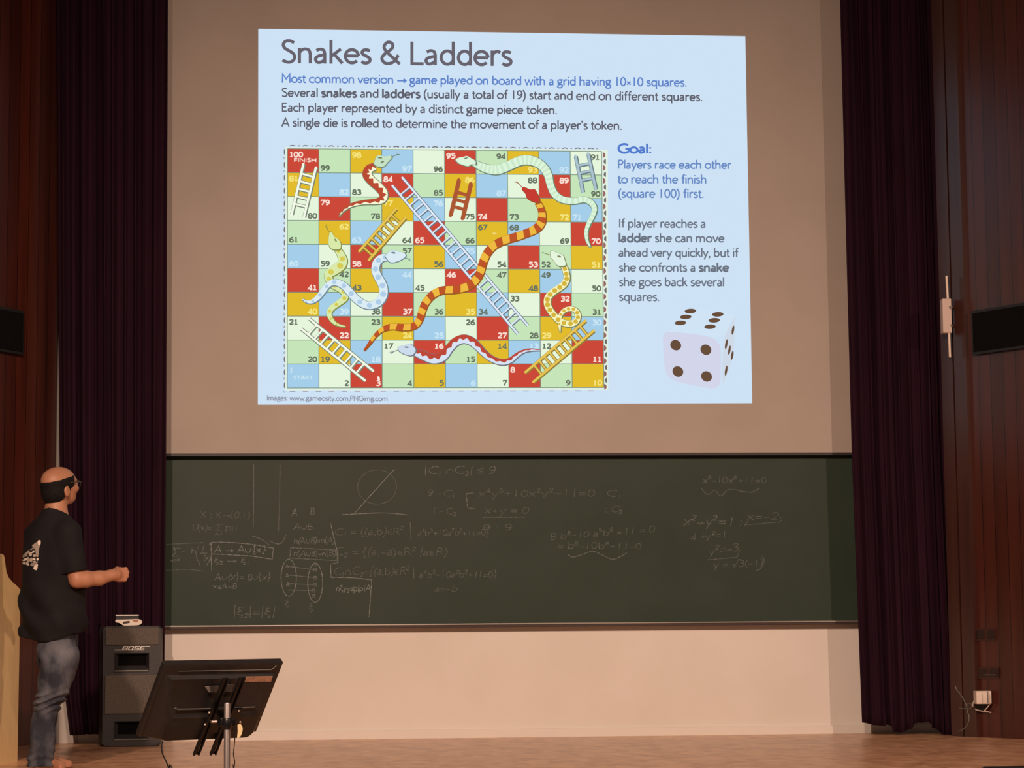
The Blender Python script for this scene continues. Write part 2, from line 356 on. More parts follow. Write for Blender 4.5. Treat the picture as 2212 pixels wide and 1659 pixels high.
mb = MB(); mb.box((0, 0.1, 3.7), (13, 0.2, 7.6), M_WALL); tag(mb.build('wall_back'), kind='structure', label='cream painted back wall behind the stage')
mb = MB(); mb.box((0, -4.0, -0.1), (13, 8.4, 0.2), M_WOODF); tag(mb.build('floor'), kind='structure', label='glossy reddish wooden stage floor')
mb = MB(); mb.box((0, -13.6, -0.9), (16, 11, 0.2), M_HALL); tag(mb.build('floor_hall'), kind='structure', label='dark floor of the hall before the stage')
mb = MB(); mb.box((0, -9.4, 7.6), (16, 19.4, 0.2), M_CEIL); tag(mb.build('ceiling'), kind='structure', label='dark ceiling of the hall')
def side_wall(name, A, ang, label):              # splayed panelled wall from its far foot A towards the audience
    A = Vector((A.x, A.y, 0)); d = Vector((math.sin(ang), -math.cos(ang), 0)); nrm = Vector((d.y, -d.x, 0))
    if nrm.x * ang < 0: nrm = -nrm               # points out of the room
    Lw = 9.0; q = [A - d * 0.0, A + d * Lw, A + d * Lw + nrm * 0.15, A + nrm * 0.15]
    m = MB(); m.prism(q, (0, 0, 7.5), M_WOODW)
    o = m.build(name); uv = o.data.uv_layers.new(name='UVMap')
    for lp in o.data.loops:
        p = Vector(o.data.vertices[lp.vertex_index].co) + o.location
        uv.data[lp.index].uv = ((p - A).dot(d), p.z)
    tag(o, kind='structure', label=label)
    return A, d, -nrm
RW_A, RW_D, RW_N = side_wall('wall_right', on_z(2058, 1589.5), R(30), 'dark red mahogany plank wall on the right of the stage')
LW_A, LW_D, LW_N = side_wall('wall_left', on_y(112, 1602, -0.12), R(-30), 'dark red mahogany plank wall on the left of the stage')
def on_wall(px, py, A, N_, off=0.0):             # pixel -> point on a splayed wall, off = distance into the room
    d = ray(px, py); return C0 + d * ((A + N_ * off - C0).dot(N_) / d.dot(N_))

# white corner strip seen between the left curtain and the panelled wall
mb = MB()
p0, p1, p2 = on_y(106, 1602, -0.03), on_y(128, 1602, -0.14), on_y(170, 1602, -0.02)
mb.prism([Vector((p.x, p.y, 0)) for p in (p0, p1, p2)], (0, 0, 7.4), M_WALL)
tag(mb.build('trim_1'), kind='structure', label='white corner strip between the left curtain and the panelled wall')
# glossy boards added at the right wall's edge to hold the slide's reflection
M_SHEEN = noisy('sheen_board_wood', (0.058, 0.020, 0.014), (0.042, 0.015, 0.011), scale=(1, 1, 0.05), nscale=16, rough=0.33, spec=0.6)
mb = MB()
e0, e1 = RW_A - RW_D * 0.0, RW_A + RW_D * 0.28
for k, (a, b) in enumerate(((0.02, 0.13), (0.145, 0.26))):
    q = [RW_A + RW_D * a, RW_A + RW_D * b, RW_A + RW_D * b + RW_N * 0.03, RW_A + RW_D * a + RW_N * 0.03]
    mb.prism(q, (0, 0, 7.4), M_SHEEN)
tag(mb.build('trim_2'), kind='structure', label='glossy dark boards added for the slide reflection where the right panelled wall meets the curtain')
# low skirting of the back wall
mb = MB(); mb.box((0, -0.012, 0.03), (7.4, 0.025, 0.06), M_BASE); tag(mb.build('baseboard_back'), kind='structure', label='low cream skirting along the back wall')

# ------------------------------------------------------------------ curtains
def curtain_material(name):
    return noisy(name, (0.024, 0.0066, 0.0150), (0.018, 0.0052, 0.0120), scale=(1, 1, 0.15), nscale=9, rough=0.9, spec=0.12, sheen=0.0)
M_CURT = curtain_material('maroon_velvet')
M_RAIL = mat('black_rail', (0.02, 0.02, 0.02), 0.5)
def curtain(xl, xr, hem, Y, nf, label, seed, zt=7.3, amp=0.024):
    """xl, xr: edge points (height, x) in world; hem: function of u giving the height of the lower edge"""
    rnd = random.Random(seed); ph = [rnd.uniform(0, 6.28) for _ in range(6)]
    nu, nz = 220, 40; pts = []
    def edge(tab, z):
        if z <= tab[0][0]: return tab[0][1]
        for (z0, x0), (z1, x1) in zip(tab, tab[1:]):
            if z <= z1: return x0 + (x1 - x0) * (z - z0) / (z1 - z0)
        return tab[-1][1]
    for j in range(nz + 1):
        for i in range(nu + 1):
            u = i / nu; z0 = hem(u); z = z0 + (zt - z0) * (j / nz) ** 1.25
            a, b = edge(xl, z), edge(xr, z)
            w = u + 0.010 * math.sin(2 * math.pi * 3 * u + ph[0] + 0.25 * z) + 0.006 * math.sin(2 * math.pi * 7 * u + ph[1])
            f = math.sin(2 * math.pi * nf * w + ph[2]); f = math.copysign(abs(f) ** 0.75, f)
            y = Y - amp * f - 0.022 * math.sin(2 * math.pi * nf * 0.43 * w + ph[3] + 0.3 * z) - 0.006 * math.sin(2 * math.pi * nf * 2.1 * w + ph[4])
            pts.append((a + (b - a) * u + 0.008 * math.cos(2 * math.pi * nf * w + ph[2]), y, z))
    W = nu + 1
    fs = [(j * W + i, j * W + i + 1, (j + 1) * W + i + 1, (j + 1) * W + i) for j in range(nz) for i in range(nu)]
    m = MB(); m.add(pts, fs, M_CURT)
    xs = [p[0] for p in pts]
    t = thing('stage_curtain', (sum(xs) / len(xs), Y, 0), label, 'curtain', 'stage curtains')
    o = m.build('drape', t, smooth=True)
    s = o.modifiers.new('thickness', 'SOLIDIFY'); s.thickness = 0.012; s.offset = 0
    r = MB(); r.tube([(min(xs) - 0.1, Y, zt + 0.03), (max(xs) + 0.1, Y, zt + 0.03)], 0.025, M_RAIL); r.build('rail', t)
    return t
YC = -0.38
def wx(px, py): p = on_y(px, py, YC); return (p.z, p.x)
def hz(py, px): return on_y(px, py, YC).z
HR = [(0.0, 1561), (0.1, 1566), (0.21, 1568), (0.26, 1566), (0.35, 1582), (0.45, 1578), (0.60, 1561), (0.68, 1560), (0.76, 1572), (0.85, 1586), (1.0, 1588)]
def hem_right(u):
    for (u0, y0), (u1, y1) in zip(HR, HR[1:]):
        if u <= u1:
            k = (u - u0) / (u1 - u0); k = k * k * (3 - 2 * k); return hz(y0 + (y1 - y0) * k, 1865 + 200 * u)
    return hz(1588, 2065)
curtain([wx(1867, 1560), wx(1845, 980), wx(1818, 0), wx(1812, -300)], [wx(2068, 1585), wx(2040, 960), wx(2012, 0), wx(2003, -300)],
        hem_right, YC, 9.5, 'dark maroon velvet curtain right of the chalkboard with a ragged lower hem', 3)
curtain([wx(152, 1589), wx(141, 1500), wx(130, 980), wx(128, 720), wx(126, 0), wx(124, -300)], [wx(352, 1590), wx(357, 980), wx(361, 0), wx(363, -300)],
        lambda u: hz(1589 - 3 * math.sin(u * 5), 150 + 200 * u), YC, 10.5, 'dark maroon velvet curtain left of the chalkboard hanging behind the loudspeaker', 5)

# ------------------------------------------------------------------ projection screen and chalkboard
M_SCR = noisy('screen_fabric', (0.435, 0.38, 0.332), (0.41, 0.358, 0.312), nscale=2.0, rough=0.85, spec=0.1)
M_BLACKB = mat('shade_and_case_black', (0.012, 0.010, 0.010), 0.5)
YS = -0.13
t = thing('projection_screen', (0, YS, 2.03), 'large matte white projection screen filling the wall above the chalkboard', 'screen')
a, b = on_y(300, 978.5, YS), on_y(1900, 980.5, YS); zb = 0.5 * (a.z + b.z)
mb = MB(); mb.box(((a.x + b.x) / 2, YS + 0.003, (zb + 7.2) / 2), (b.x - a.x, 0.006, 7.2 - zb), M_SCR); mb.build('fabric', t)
mb = MB(); mb.box(((a.x + b.x) / 2, YS + 0.012, zb - 0.007), (b.x - a.x, 0.03, 0.022), M_BLACKB, bev=0.004); mb.build('shade_strip', t)  # dark strip standing in for the shadow gap under the screen
mb = MB(); mb.tube([(a.x, YS, 7.25), (b.x, YS, 7.25)], 0.06, M_BLACKB); mb.build('roller_case', t)

M_CHB = noisy('green_chalkboard', (0.024, 0.042, 0.028), (0.029, 0.047, 0.033), nscale=2.4, detail=6, rough=0.5, spec=0.22)
M_TRAY = mat('aluminium_tray', (0.34, 0.31, 0.27), 0.35, 0.8)
M_TRAYD = mat('dark_wood_rail', (0.030, 0.014, 0.010), 0.55)
YB = -0.055
cb_t, cb_b = 0.5 * (on_y(400, 984, YB).z + on_y(1840, 984, YB).z) + 0.03, 0.5 * (on_y(400, 1350, YB).z + on_y(1840, 1342.5, YB).z)
cbx0, cbx1 = on_y(330, 1200, YB).x, on_y(1890, 1200, YB).x
board = thing('chalkboard', ((cbx0 + cbx1) / 2, YB, cb_b), 'wide dark green chalkboard covered with faint white formulas and diagrams', 'chalkboard')
mb = MB(); mb.box(((cbx0 + cbx1) / 2, YB + 0.02, (cb_b + cb_t) / 2), (cbx1 - cbx0, 0.04, cb_t - cb_b), M_CHB); mb.build('writing_surface', board)
mb = MB(); mb.box(((cbx0 + cbx1) / 2, YB - 0.022, cb_b - 0.004), (cbx1 - cbx0, 0.05, 0.010), M_TRAY, bev=0.002); mb.build('chalk_tray', board)
mb = MB(); mb.box(((cbx0 + cbx1) / 2, YB - 0.012, cb_b - 0.018), (cbx1 - cbx0, 0.055, 0.017), M_TRAYD, bev=0.003); mb.build('bottom_rail', board)
mb = MB(); mb.box(((cbx0 + cbx1) / 2, YB - 0.004, cb_t + 0.006), (cbx1 - cbx0, 0.05, 0.02), M_TRAYD, bev=0.003); mb.build('top_rail', board)

def chalk_mat(name, strength, rgb=(0.50, 0.56, 0.54)):
    m = mat(name, rgb, 0.95, spec=0.05); nt = m.node_tree; N = nt.nodes; L = nt.links
    tc = N.new('ShaderNodeTexCoord'); nz = N.new('ShaderNodeTexNoise'); nz.inputs['Scale'].default_value = 55; nz.inputs['Detail'].default_value = 3
    mr = N.new('ShaderNodeMapRange'); mr.inputs['From Min'].default_value = 0.32; mr.inputs['From Max'].default_value = 0.68
    mr.inputs['To Min'].default_value = 0.15 * strength; mr.inputs['To Max'].default_value = strength
    L.new(tc.outputs['Object'], nz.inputs['Vector']); L.new(nz.outputs['Fac'], mr.inputs['Value']); L.new(mr.outputs[0], N['Principled BSDF'].inputs['Alpha'])
    return m
CH = {1: chalk_mat('faint_chalk', 0.24), 2: chalk_mat('chalk', 0.36), 3: chalk_mat('strong_chalk', 0.55)}
def CP(layer=[0]):
    return lambda x, y: on_y(x, y, YB - 0.0008)
CPJ = CP()
def ctext(s, x0, x1, y0, h, k=2, y1=None, w=1.5):
    m = MB(); m.flat = True; write(m, s, x0, y0, x1, y0 if y1 is None else y1, h, w, CH[k], CPJ, jit=0.5); m.build('chalk_writing', board)
def cdraw(strokes, k=2, w=1.7, name='chalk_drawing'):
    m = MB(); m.flat = True
    for st in strokes: add_ribbon(m, st, w, CH[k], CPJ)
    m.build(name, board)
def ell(cx, cy, rx, ry, a0=0, a1=360, n=40): return [(cx + rx * math.cos(R(a0 + (a1 - a0) * i / n)), cy + ry * math.sin(R(a0 + (a1 - a0) * i / n))) for i in range(n + 1)]
S2 = lambda *p: [tuple(q) for q in spline(p, 6)]
cdraw([[(548, 1003), (548, 1070), (547, 1143)]], 2); cdraw([[(605, 1005), (604, 1080), (601.5, 1150)]], 1)
ctext('X : X\u2192[0,1)', 432, 540, 1119, 14, 1); ctext('U(x)=', 414, 458, 1146, 14, 1); ctext('\u03a3 p\u00b5', 464, 513, 1146, 15, 1); ctext('x=1', 464, 481, 1156, 7, 1)
cdraw([S2((545, 1157.5), (565, 1165.5), (582, 1177)), S2((581, 1168), (597, 1174.7), (609, 1172), (618, 1155))], 2)
cdraw([S2((359, 1176), (400, 1174), (440, 1172)), S2((359, 1232), (400, 1230), (444, 1234))], 1)
ctext('\u03a3', 369, 388, 1202, 22, 2); ctext('x\u2208X', 368, 389, 1213, 7, 1); ctext('-', 393, 400, 1196, 12, 1); ctext('h', 412, 424, 1196, 12, 2); ctext('1', 433, 443, 1191, 11, 2); ctext('D(x)', 432, 456, 1210, 10, 2)
cdraw([[(433, 1195), (450, 1195)], S2((429, 1179), (424, 1200), (432, 1221)), S2((455, 1174), (456, 1200), (447, 1221))], 2)
cdraw([S2((452, 1176), (460, 1171.5), (500, 1172), (547, 1176)) + [(590.5, 1184), (588, 1208), (540, 1201), (457, 1196.5)], [(456, 1172), (457, 1234)], [(549, 1178), (551, 1200)]], 3)
ctext('A \u2192 A\u222a{x}', 461, 574, 1194, 14, 3); ctext('\u03be_2 \u2192 \u03be_1', 461, 540, 1217, 12, 2)
ctext('A\u222a{x}= B\u222a{x}', 463, 584, 1253, 14, 2); ctext('x\u2208A=B', 459, 512, 1272, 12, 2); ctext('|\u03be_2|=|\u03be|', 503, 594, 1331, 20, 2)
ctext('A', 630, 642, 1114, 17, 3); ctext('B', 670, 681, 1112, 15, 2); ctext('A\u222aB', 634, 676, 1144, 14, 2); ctext('n(A\u222aB)\u00d7n(A)'.replace('\u00d7', '*'), 634, 723, 1174, 14, 2)
cdraw([[(628, 1183), (728, 1188), (728, 1211), (626, 1205.6), (628, 1183)]], 2); ctext('n(A\u222aB)*n(B)', 633, 725, 1201, 12, 2)
cdraw([[(714, 1129), (723, 1170), (730, 1196), (730, 1215), (714, 1219), (715, 1247)] + S2((715, 1247), (760, 1248), (803, 1252.6)) + [(801, 1280), (797, 1333)]], 3)
cdraw([ell(623.7, 1248, 16.5, 40), ell(681, 1259, 16, 42)], 3, name='chalk_drawing')
cdraw([[(620, 1223), (680, 1231)], [(620, 1242), (680, 1247.5)], [(622.6, 1261), (680, 1263)], [(622.6, 1274.5), (677.5, 1275.5)]] +
      [[(x - 3, y + 3), (x + 3, y + 3), (x, y - 3), (x - 3, y + 3)] for x, y in ((620, 1223), (620, 1242), (622, 1261))] +
      [[(x - 3, y + 3), (x + 3, y + 3), (x + 3, y - 3), (x - 3, y - 3), (x - 3, y + 3)] for x, y in ((680, 1219), (680, 1231), (680, 1248), (680, 1263), (677, 1276), (677, 1288))], 2)
ctext('\u03be', 615, 624, 1311, 14, 1); ctext('\u03be', 667, 677, 1318, 14, 1)
cdraw([ell(814.5, 1052, 42, 37)], 1, 1.5); cdraw([[(765, 1109.4), (843, 1023), (852, 1014)], S2((739, 1111.7), (819, 1108), (860, 1110), (883, 1113))], 3)
ctext('|C_1 \u2229C_2| < 9', 915, 1070, 1024, 17, 2); ctext('9 -C_1', 922, 984, 1072, 15, 1)
cdraw([[(1023, 1065), (1007, 1066), (1010, 1097), (1025, 1099)]], 2)
ctext('x^4y^5+10x^2y^2+11=0 : C_1', 1032, 1344, 1073, 16, 1); ctext('1 - C_2', 932, 985, 1111, 14, 1); ctext('x+y = 0', 1045, 1142, 1110, 18, 1)
cdraw([[(1041, 1117), (1134, 1117)]], 2); ctext(': C_2', 1306, 1344, 1107, 14, 1)
ctext('C_1 = {(a,b)\u2208R^2', 722, 872, 1157, 17, 1, 1155); cdraw([[(886, 1127), (888, 1168)]], 1); ctext('a^4b^5+10a^2b^2+11=0}', 902, 1056, 1158, 15, 1); ctext('9 : 9', 1042, 1108, 1146, 14, 1)
ctext('C_2 = {(a,-a)\u2208R^2 |a\u2208R}', 722, 968, 1200, 17, 1)
ctext('C_1\u2229C_2={(a,b)\u2208R^2', 720, 884, 1242, 17, 1); cdraw([[(893, 1224), (894, 1252)]], 1); ctext('a^4b^5+10a^2b^2+11=0}', 905, 1073, 1248, 15, 1)
ctext('a=-b', 938, 988, 1278, 13, 1); ctext('n\u03bey_2<p|p|A', 725, 800, 1277, 13, 3)
ctext('B b^5-10 a^5b^5 +11 = 0', 1187, 1415, 1167, 15, 1, 1150); ctext('= b^8-10b^8+11-0', 1203, 1386, 1186, 14, 1)
cdraw([S2((1227, 1198), (1237, 1203.5), (1257, 1198), (1281, 1190.7), (1301, 1199), (1322, 1208), (1339, 1203), (1354, 1194))], 2)
ctext('x^9-10x^8+11=0', 1516, 1656, 1044, 15, 1)
cdraw([S2((1514, 1053), (1521, 1063), (1531, 1068), (1544, 1059), (1557, 1071.5), (1569, 1060), (1583, 1057), (1606, 1062), (1625, 1063), (1641.5, 1053.5))], 1)
ctext('x^2+y^2=1 : ', 1475, 1612, 1136, 20, 2); ctext('x=-2', 1612, 1682, 1124, 18, 1); cdraw([[(1616, 1125), (1609, 1134), (1685, 1127.5), (1689, 1122), (1684, 1116)]], 1)
ctext('4 +y^2=1', 1490, 1572, 1168, 14, 1, 1160); ctext('y^2=-3', 1530, 1596, 1200, 18, 1, 1190); cdraw([[(1528, 1209.6), (1592, 1204), (1598, 1188)]], 1)
ctext('y = \u221a3(-1)', 1540, 1648, 1228, 15, 1, 1222); cdraw([S2((1646, 1200), (1651, 1212), (1644, 1227), (1632, 1233))], 1)

# ------------------------------------------------------------------ the projected slide
def SPL(layer): return lambda x, y: on_y(x, y, YS - 0.0012 - 0.0007 * layer)
def smb(): m = MB(); m.flat = True; return m
BG = glow((206, 226, 245))
c0 = on_y(557, 874, YS - 0.001); c1 = on_y(1625, 871, YS - 0.001)
slide = thing('projected_slide', ((c0.x + c1.x) / 2, YS - 0.001, (c0.z + c1.z) / 2), 'bright pale blue slide about snakes and ladders projected on the screen', 'slide')
mb = smb(); mb.poly([SPL(0)(*p) for p in ((557, 874), (1625, 871), (1610, 78), (558, 62))], BG); mb.build('slide_background', slide)
def sline(name, s, x0, y0, x1, y1, cap, rgb, w, boldw=1.38):
    m = smb(); write(m, s, x0, y0, x1, y1, cap, w, glow(rgb), SPL(1), boldw); return m.build(name, slide)
INK, BLUE = (96, 96, 108), (96, 132, 202)
sline('slide_title', 'Snakes & Ladders', 606, 136, 1108, 143, 50, (104, 98, 108), 6.8)
sline('text_line', 'Most common version \u2192 game played on board with a grid having 10*10 squares.', 608, 178.5, 1484, 187, 19, BLUE, 3.0)
sline('text_line', 'Several ~snakes~ and ~ladders~ (usually a total of 19) start and end on different squares.', 608, 209, 1518, 218.5, 19, INK, 2.95)
sline('text_line', 'Each player represented by a distinct game piece token.', 608, 241, 1204, 247, 19, INK, 2.95)
sline('text_line', "A single die is rolled to determine the movement of a player's token.", 608, 273.5, 1344, 280.5, 19, INK, 2.95)
sline('text_line', '~Goal:~', 1334, 330.5, 1408, 331, 20, (82, 124, 206), 3.4)
for s, x0, x1, y in (('Players race each other', 1334, 1580, 364.5), ('to reach the finish', 1334, 1527, 396), ('(square 100) first.', 1335, 1521, 427)):
    sline('text_line', s, x0, y, x1, y + 0.5, 19, (104, 138, 196), 3.0)
for s, x0, x1, y in (('If player reaches a', 1336, 1525, 491.6), ('~ladder~ she can move', 1336, 1565, 523), ('ahead very quickly, but if', 1336, 1595, 554.6), ('she confronts a ~snake~', 1337, 1575, 586.6), ('she goes back several', 1337, 1565, 618), ('squares.', 1337, 1425, 650)):
    sline('text_line', s, x0, y, x1, y + 0.5, 19, (108, 116, 130), 3.0)
sline('caption_line', 'Images: www.gameosity.com,PNGimg.com', 576, 865, 838, 866.5, 11, (146, 151, 170), 2.0)

# the board
RED, GRN, YEL, BLU, WHT = (204, 72, 56), (198, 230, 186), (226, 188, 44), (164, 206, 234), (230, 246, 220)
CELL = [RED, GRN, YEL, BLU, WHT]
TL, TR, BR, BL = (621, 321), (1299.5, 327), (1304.5, 837), (620.5, 838)
def gp(u, v):
    a = [TL[i] + (TR[i] - TL[i]) * u for i in (0, 1)]; b = [BL[i] + (BR[i] - BL[i]) * u for i in (0, 1)]
    return (a[0] + (b[0] - a[0]) * v, a[1] + (b[1] - a[1]) * v)
mb = smb()
mb.poly([SPL(1)(*p) for p in ((616, 317.5), (1313, 323), (1314, 842), (615, 843))], glow((226, 240, 226)))
for r in range(10):
    for c in range(10):
        col = CELL[(c + 2 * r) % 5]
        mb.poly([SPL(2)(*gp(c / 10 + a, r / 10 + b)) for a, b in ((0, 0.1), (0.1, 0.1), (0.1, 0), (0, 0))], glow(col))
LINE = glow((118, 140, 122))
for k in range(11):
    add_ribbon(mb, [gp(k / 10, 0), gp(k / 10, 1)], 1.5, LINE, SPL(3)); add_ribbon(mb, [gp(0, k / 10), gp(1, k / 10)], 1.5, LINE, SPL(3))
game = mb.build('game_board', slide)
def gpart(m, name, label=None): o = m.build(name, game); tag(o, label); return o
# printed border of the board
mb = smb(); DASH = glow((112, 108, 110)); DRED = glow((150, 104, 98))
for k in range(25):
    x = 622 + 4 + k * 28.0
    if x < 1298:
        y = 315.5 + (x - 622) * 0.0088; add_ribbon(mb, [(x, y), (x + 6, y - 1.5), (x + 12, y)], 2.2, DASH, SPL(2)); add_ribbon(mb, ell(x + 20, y - 0.5, 1.5, 1.2, n=8), 0.9, DASH, SPL(2))
        y = 845.0 - (x - 622) * 0.0012; add_ribbon(mb, [(x, y), (x + 12, y)], 1.6, DRED if k % 2 else DASH, SPL(2))
for k in range(19):
    y = 322 + k * 28.0
    if y < 836: add_ribbon(mb, [(615.2, y), (614, y + 6), (615.2, y + 12)], 2.4, DASH, SPL(2)); add_ribbon(mb, ell(614.4, y + 20, 1.6, 2, n=8), 0.9, DASH, SPL(2))
for k in range(37):
    y = 329 + k * 13.9; x = 1306.2 + k * 0.08; m_ = DRED if k % 2 == 0 else DASH
    if k % 2 == 0: mb.poly([SPL(2)(*p) for p in [(x - 4 + 5.5 * math.sin(R(a)), y + 6 - 6 * math.cos(R(a))) for a in range(0, 181, 20)]], m_)
    else: mb.poly([SPL(2)(*p) for p in [(x + 2.5 - 5.0 * math.sin(R(a)), y + 6 - 5.5 * math.cos(R(a))) for a in range(0, 181, 20)]], m_)
gpart(mb, 'board_border')
# numbers
POS = {10: 'TB TB'.split()}
CORN = {100: 'tl', 99: 'bl', 98: 'tl', 97: 'br', 96: 'br', 95: 'tl', 94: 'tr', 93: 'br', 92: 'br', 91: 'tr', 81: 'tl', 82: 'br', 83: 'bl', 84: 'tl', 85: 'br', 86: 'tr', 87: 'br', 88: 'tr', 89: 'tr', 90: 'br',
        80: 'br', 79: 'tl', 78: 'br', 77: 'tl', 76: 'tr', 75: 'br', 74: 'bl', 73: 'bl', 72: 'br', 71: 'bl', 61: 'bl', 62: 'tr', 63: 'bl', 64: 'br', 65: 'bl', 66: 'br', 67: 'tl', 68: 'tl', 69: 'br', 70: 'br',
        60: 'bl', 59: 'bl', 58: 'bl', 57: 'tr', 56: 'br', 55: 'tr', 54: 'br', 53: 'br', 52: 'bl', 51: 'br', 41: 'br', 42: 'tr', 43: 'bl', 44: 'tr', 45: 'bl', 46: 'tl', 47: 'tr', 48: 'br', 49: 'tl', 50: 'br',
        40: 'br', 39: 'br', 38: 'br', 37: 'br', 36: 'br', 35: 'br', 34: 'bl', 33: 'tl', 32: 'tr', 31: 'br', 21: 'tl', 22: 'br', 23: 'tr', 24: 'br', 25: 'br', 26: 'tr', 27: 'br', 28: 'br', 29: 'bl', 30: 'tr',
        20: 'br', 19: 'bl', 18: 'br', 17: 'tl', 16: 'tr', 15: 'br', 14: 'tr', 13: 'tr', 12: 'tl', 11: 'br', 1: 'tl', 8: 'tl'}
DARKN = {67, 56, 43, 48, 5, 19, 14, 68, 49, 34}
mb = smb()
SERIF = {'1': [((1.2, 0.8), (7.2, 0.8)), ((4.2, 14.2), (1.6, 12.4))], '7': [((0.9, 14.2), (0.9, 10.8))], '4': [((4.0, 0.8), (8.4, 0.8))], '2': [((7.6, 0.8), (7.6, 4.2))], '5': [((7.0, 14.3), (7.2, 12.0))]}
for r in range(10):
    for c in range(10):
        n = 100 - r * 10 - c if r % 2 == 0 else 100 - r * 10 - 9 + c
        s = str(n); k = CORN.get(n, 'br'); colr = CELL[(c + 2 * r) % 5]
        if colr == RED: ink = (250, 222, 210)
        elif n in DARKN or colr in (GRN, WHT): ink = (104, 116, 98)
        elif colr == YEL: ink = (246, 230, 130)
        else: ink = (202, 230, 244)
        w = 10.0 * len(s)
        p = gp(c / 10 + (0.004 if 'l' in k else 0.096), r / 10 + (0.012 if 't' in k else 0.092))
        x0 = p[0] + 1 if 'l' in k else p[0] - w - 1; yb = p[1] + 12.0 if 't' in k else p[1] - 0.5
        write(mb, s, x0, yb, x0 + w, yb, 11.0, 3.0, glow(ink), SPL(4))
        for i, ch in enumerate(s):
            for a, b in SERIF.get(ch, ()):
                q = [(x0 + 10.0 * i + a_[0] * 10.0 / 8.6, yb - a_[1] * 11 / 15) for a_ in (a, b)]
                add_ribbon(mb, q, 1.9, glow(ink), SPL(4))
write(mb, 'FINISH', 634.5, 349.5, 684, 350, 8.0, 1.9, glow((250, 222, 210)), SPL(4))
write(mb, 'START', 633, 819.5, 677, 819.5, 8.0, 1.9, glow((204, 230, 240)), SPL(4))
mb.poly([SPL(4)(*p) for p in ((816, 812), (820, 814), (821, 821), (817, 823), (814.5, 817))], glow((250, 232, 224)))
mb.poly([SPL(4)(*p) for p in ((1063, 504), (1067, 501.5), (1074, 504.5), (1067, 507.5))], glow((240, 214, 120)))
gpart(mb, 'square_numbers')

def ladder(r1, r2, n, rgb, dark, w, f0, f1, rw, label, layer=5, outline=1.8):
    m = smb(); C, D = glow(rgb), glow(dark)
    def L(r, t): return (r[0][0] + (r[1][0] - r[0][0]) * t, r[0][1] + (r[1][1] - r[0][1]) * t)
    segs = [([r1[0], r1[1]], w), ([r2[0], r2[1]], w)] + [([L(r1, f0 + (f1 - f0) * k / (n - 1)), L(r2, f0 + (f1 - f0) * k / (n - 1))], rw) for k in range(n)]
    for (a, b), ww in segs: add_ribbon(m, [(a[0] + 0.9, a[1] + 0.9), (b[0] + 0.9, b[1] + 0.9)], ww + 2 * outline, D, SPL(layer))
    for (a, b), ww in segs:
        add_ribbon(m, [a, b], ww, C, SPL(layer + 0.5))
    for p in r1 + r2: m.poly([SPL(layer + 0.5)(*q) for q in ell(p[0], p[1], w / 2, w / 2, n=12)[:-1]], C)
    gpart(m, 'ladder', label)
ladder([(655.4, 354), (630, 463)], [(682.4, 362), (656.5, 469)], 5, (244, 250, 232), (122, 136, 118), 5, .19, .79, 4.2, 'cream ladder from square 80 to the finish')
ladder([(869, 383.5), (1139, 702)], [(847.5, 401), (1118, 721)], 25, (226, 234, 246), (98, 120, 140), 4.2, .062, .945, 2.8, 'long pale blue ladder crossing the middle of the board', layer=5, outline=1.4)
ladder([(991, 389), (973, 465)], [(1017, 397), (999, 472)], 3, (172, 88, 52), (172, 88, 52), 8, .33, .74, 6.5, 'rust brown ladder from square 75 to 86', outline=0.2)
ladder([(855.5, 451), (776, 542.5)], [(876, 470), (797, 561.5)], 8, (232, 196, 84), (140, 122, 52), 5, .14, .9, 3.2, 'short yellow ladder from square 58 to 77')
ladder([(1243, 337), (1259, 415)], [(1270, 331.5), (1287, 409)], 3, (172, 196, 208), (104, 126, 132), 5.5, .27, .68, 4.2, 'grey blue ladder from square 90 to 91')
ladder([(667.6, 688), (806, 801)], [(649, 709), (788.5, 822)], 9, (244, 250, 232), (124, 138, 118), 4.6, .12, .86, 3.6, 'cream ladder from square 3 to 21')
ladder([(1265, 692.5), (1135, 804)], [(1283, 714), (1152, 825)], 10, (232, 196, 84), (146, 126, 56), 5, .10, .86, 3.4, 'yellow ladder from square 8 to 30')

def snake(path, head, tongue, label, body, edge, pattern=None, layer=7, n=8, eye=None, headcol=None):
    m = smb(); P = spline(path, n); xy = [(p[0], p[1]) for p in P]; w = [max(0.6, p[2]) for p in P]
    E, B = glow(edge), glow(body)
    add_ribbon(m, [(x + 1.0, y + 1.0) for x, y in xy], [v + 3.2 for v in w], E, SPL(layer))
    add_ribbon(m, xy, w, B, SPL(layer + 0.5))
    L = ribbon(xy, w); nn = len(L)
    def q(i, s): a, b = L[i]; return tuple(a + (b - a) * s)          # s 0..1 across the body
    if pattern: pattern(m, q, nn, w, layer + 1)
    if head:
        hc = glow(headcol or body)
        cx = sum(p[0] for p in head) / len(head); cy = sum(p[1] for p in head) / len(head)
        hs = [tuple(p) for p in spline(list(head) + [head[0]], 5)]
        m.poly([SPL(layer + 1.1)(cx + (x - cx) * 1.10 + 0.7, cy + (y - cy) * 1.10 + 0.9) for x, y in hs[:-1]], E)
        m.poly([SPL(layer + 1.4)(*p) for p in hs[:-1]], hc)
    for e in (eye or ()):
        m.poly([SPL(layer + 1.8)(e[0] + e[2] * math.cos(R(a)) * math.cos(R(e[4])) - e[3] * math.sin(R(a)) * math.sin(R(e[4])), e[1] + e[2] * math.cos(R(a)) * math.sin(R(e[4])) + e[3] * math.sin(R(a)) * math.cos(R(e[4]))) for a in range(0, 360, 30)], E)
    for t_ in tongue: add_ribbon(m, t_, 1.5, E, SPL(layer + 1.2))
    gpart(m, 'snake', label)
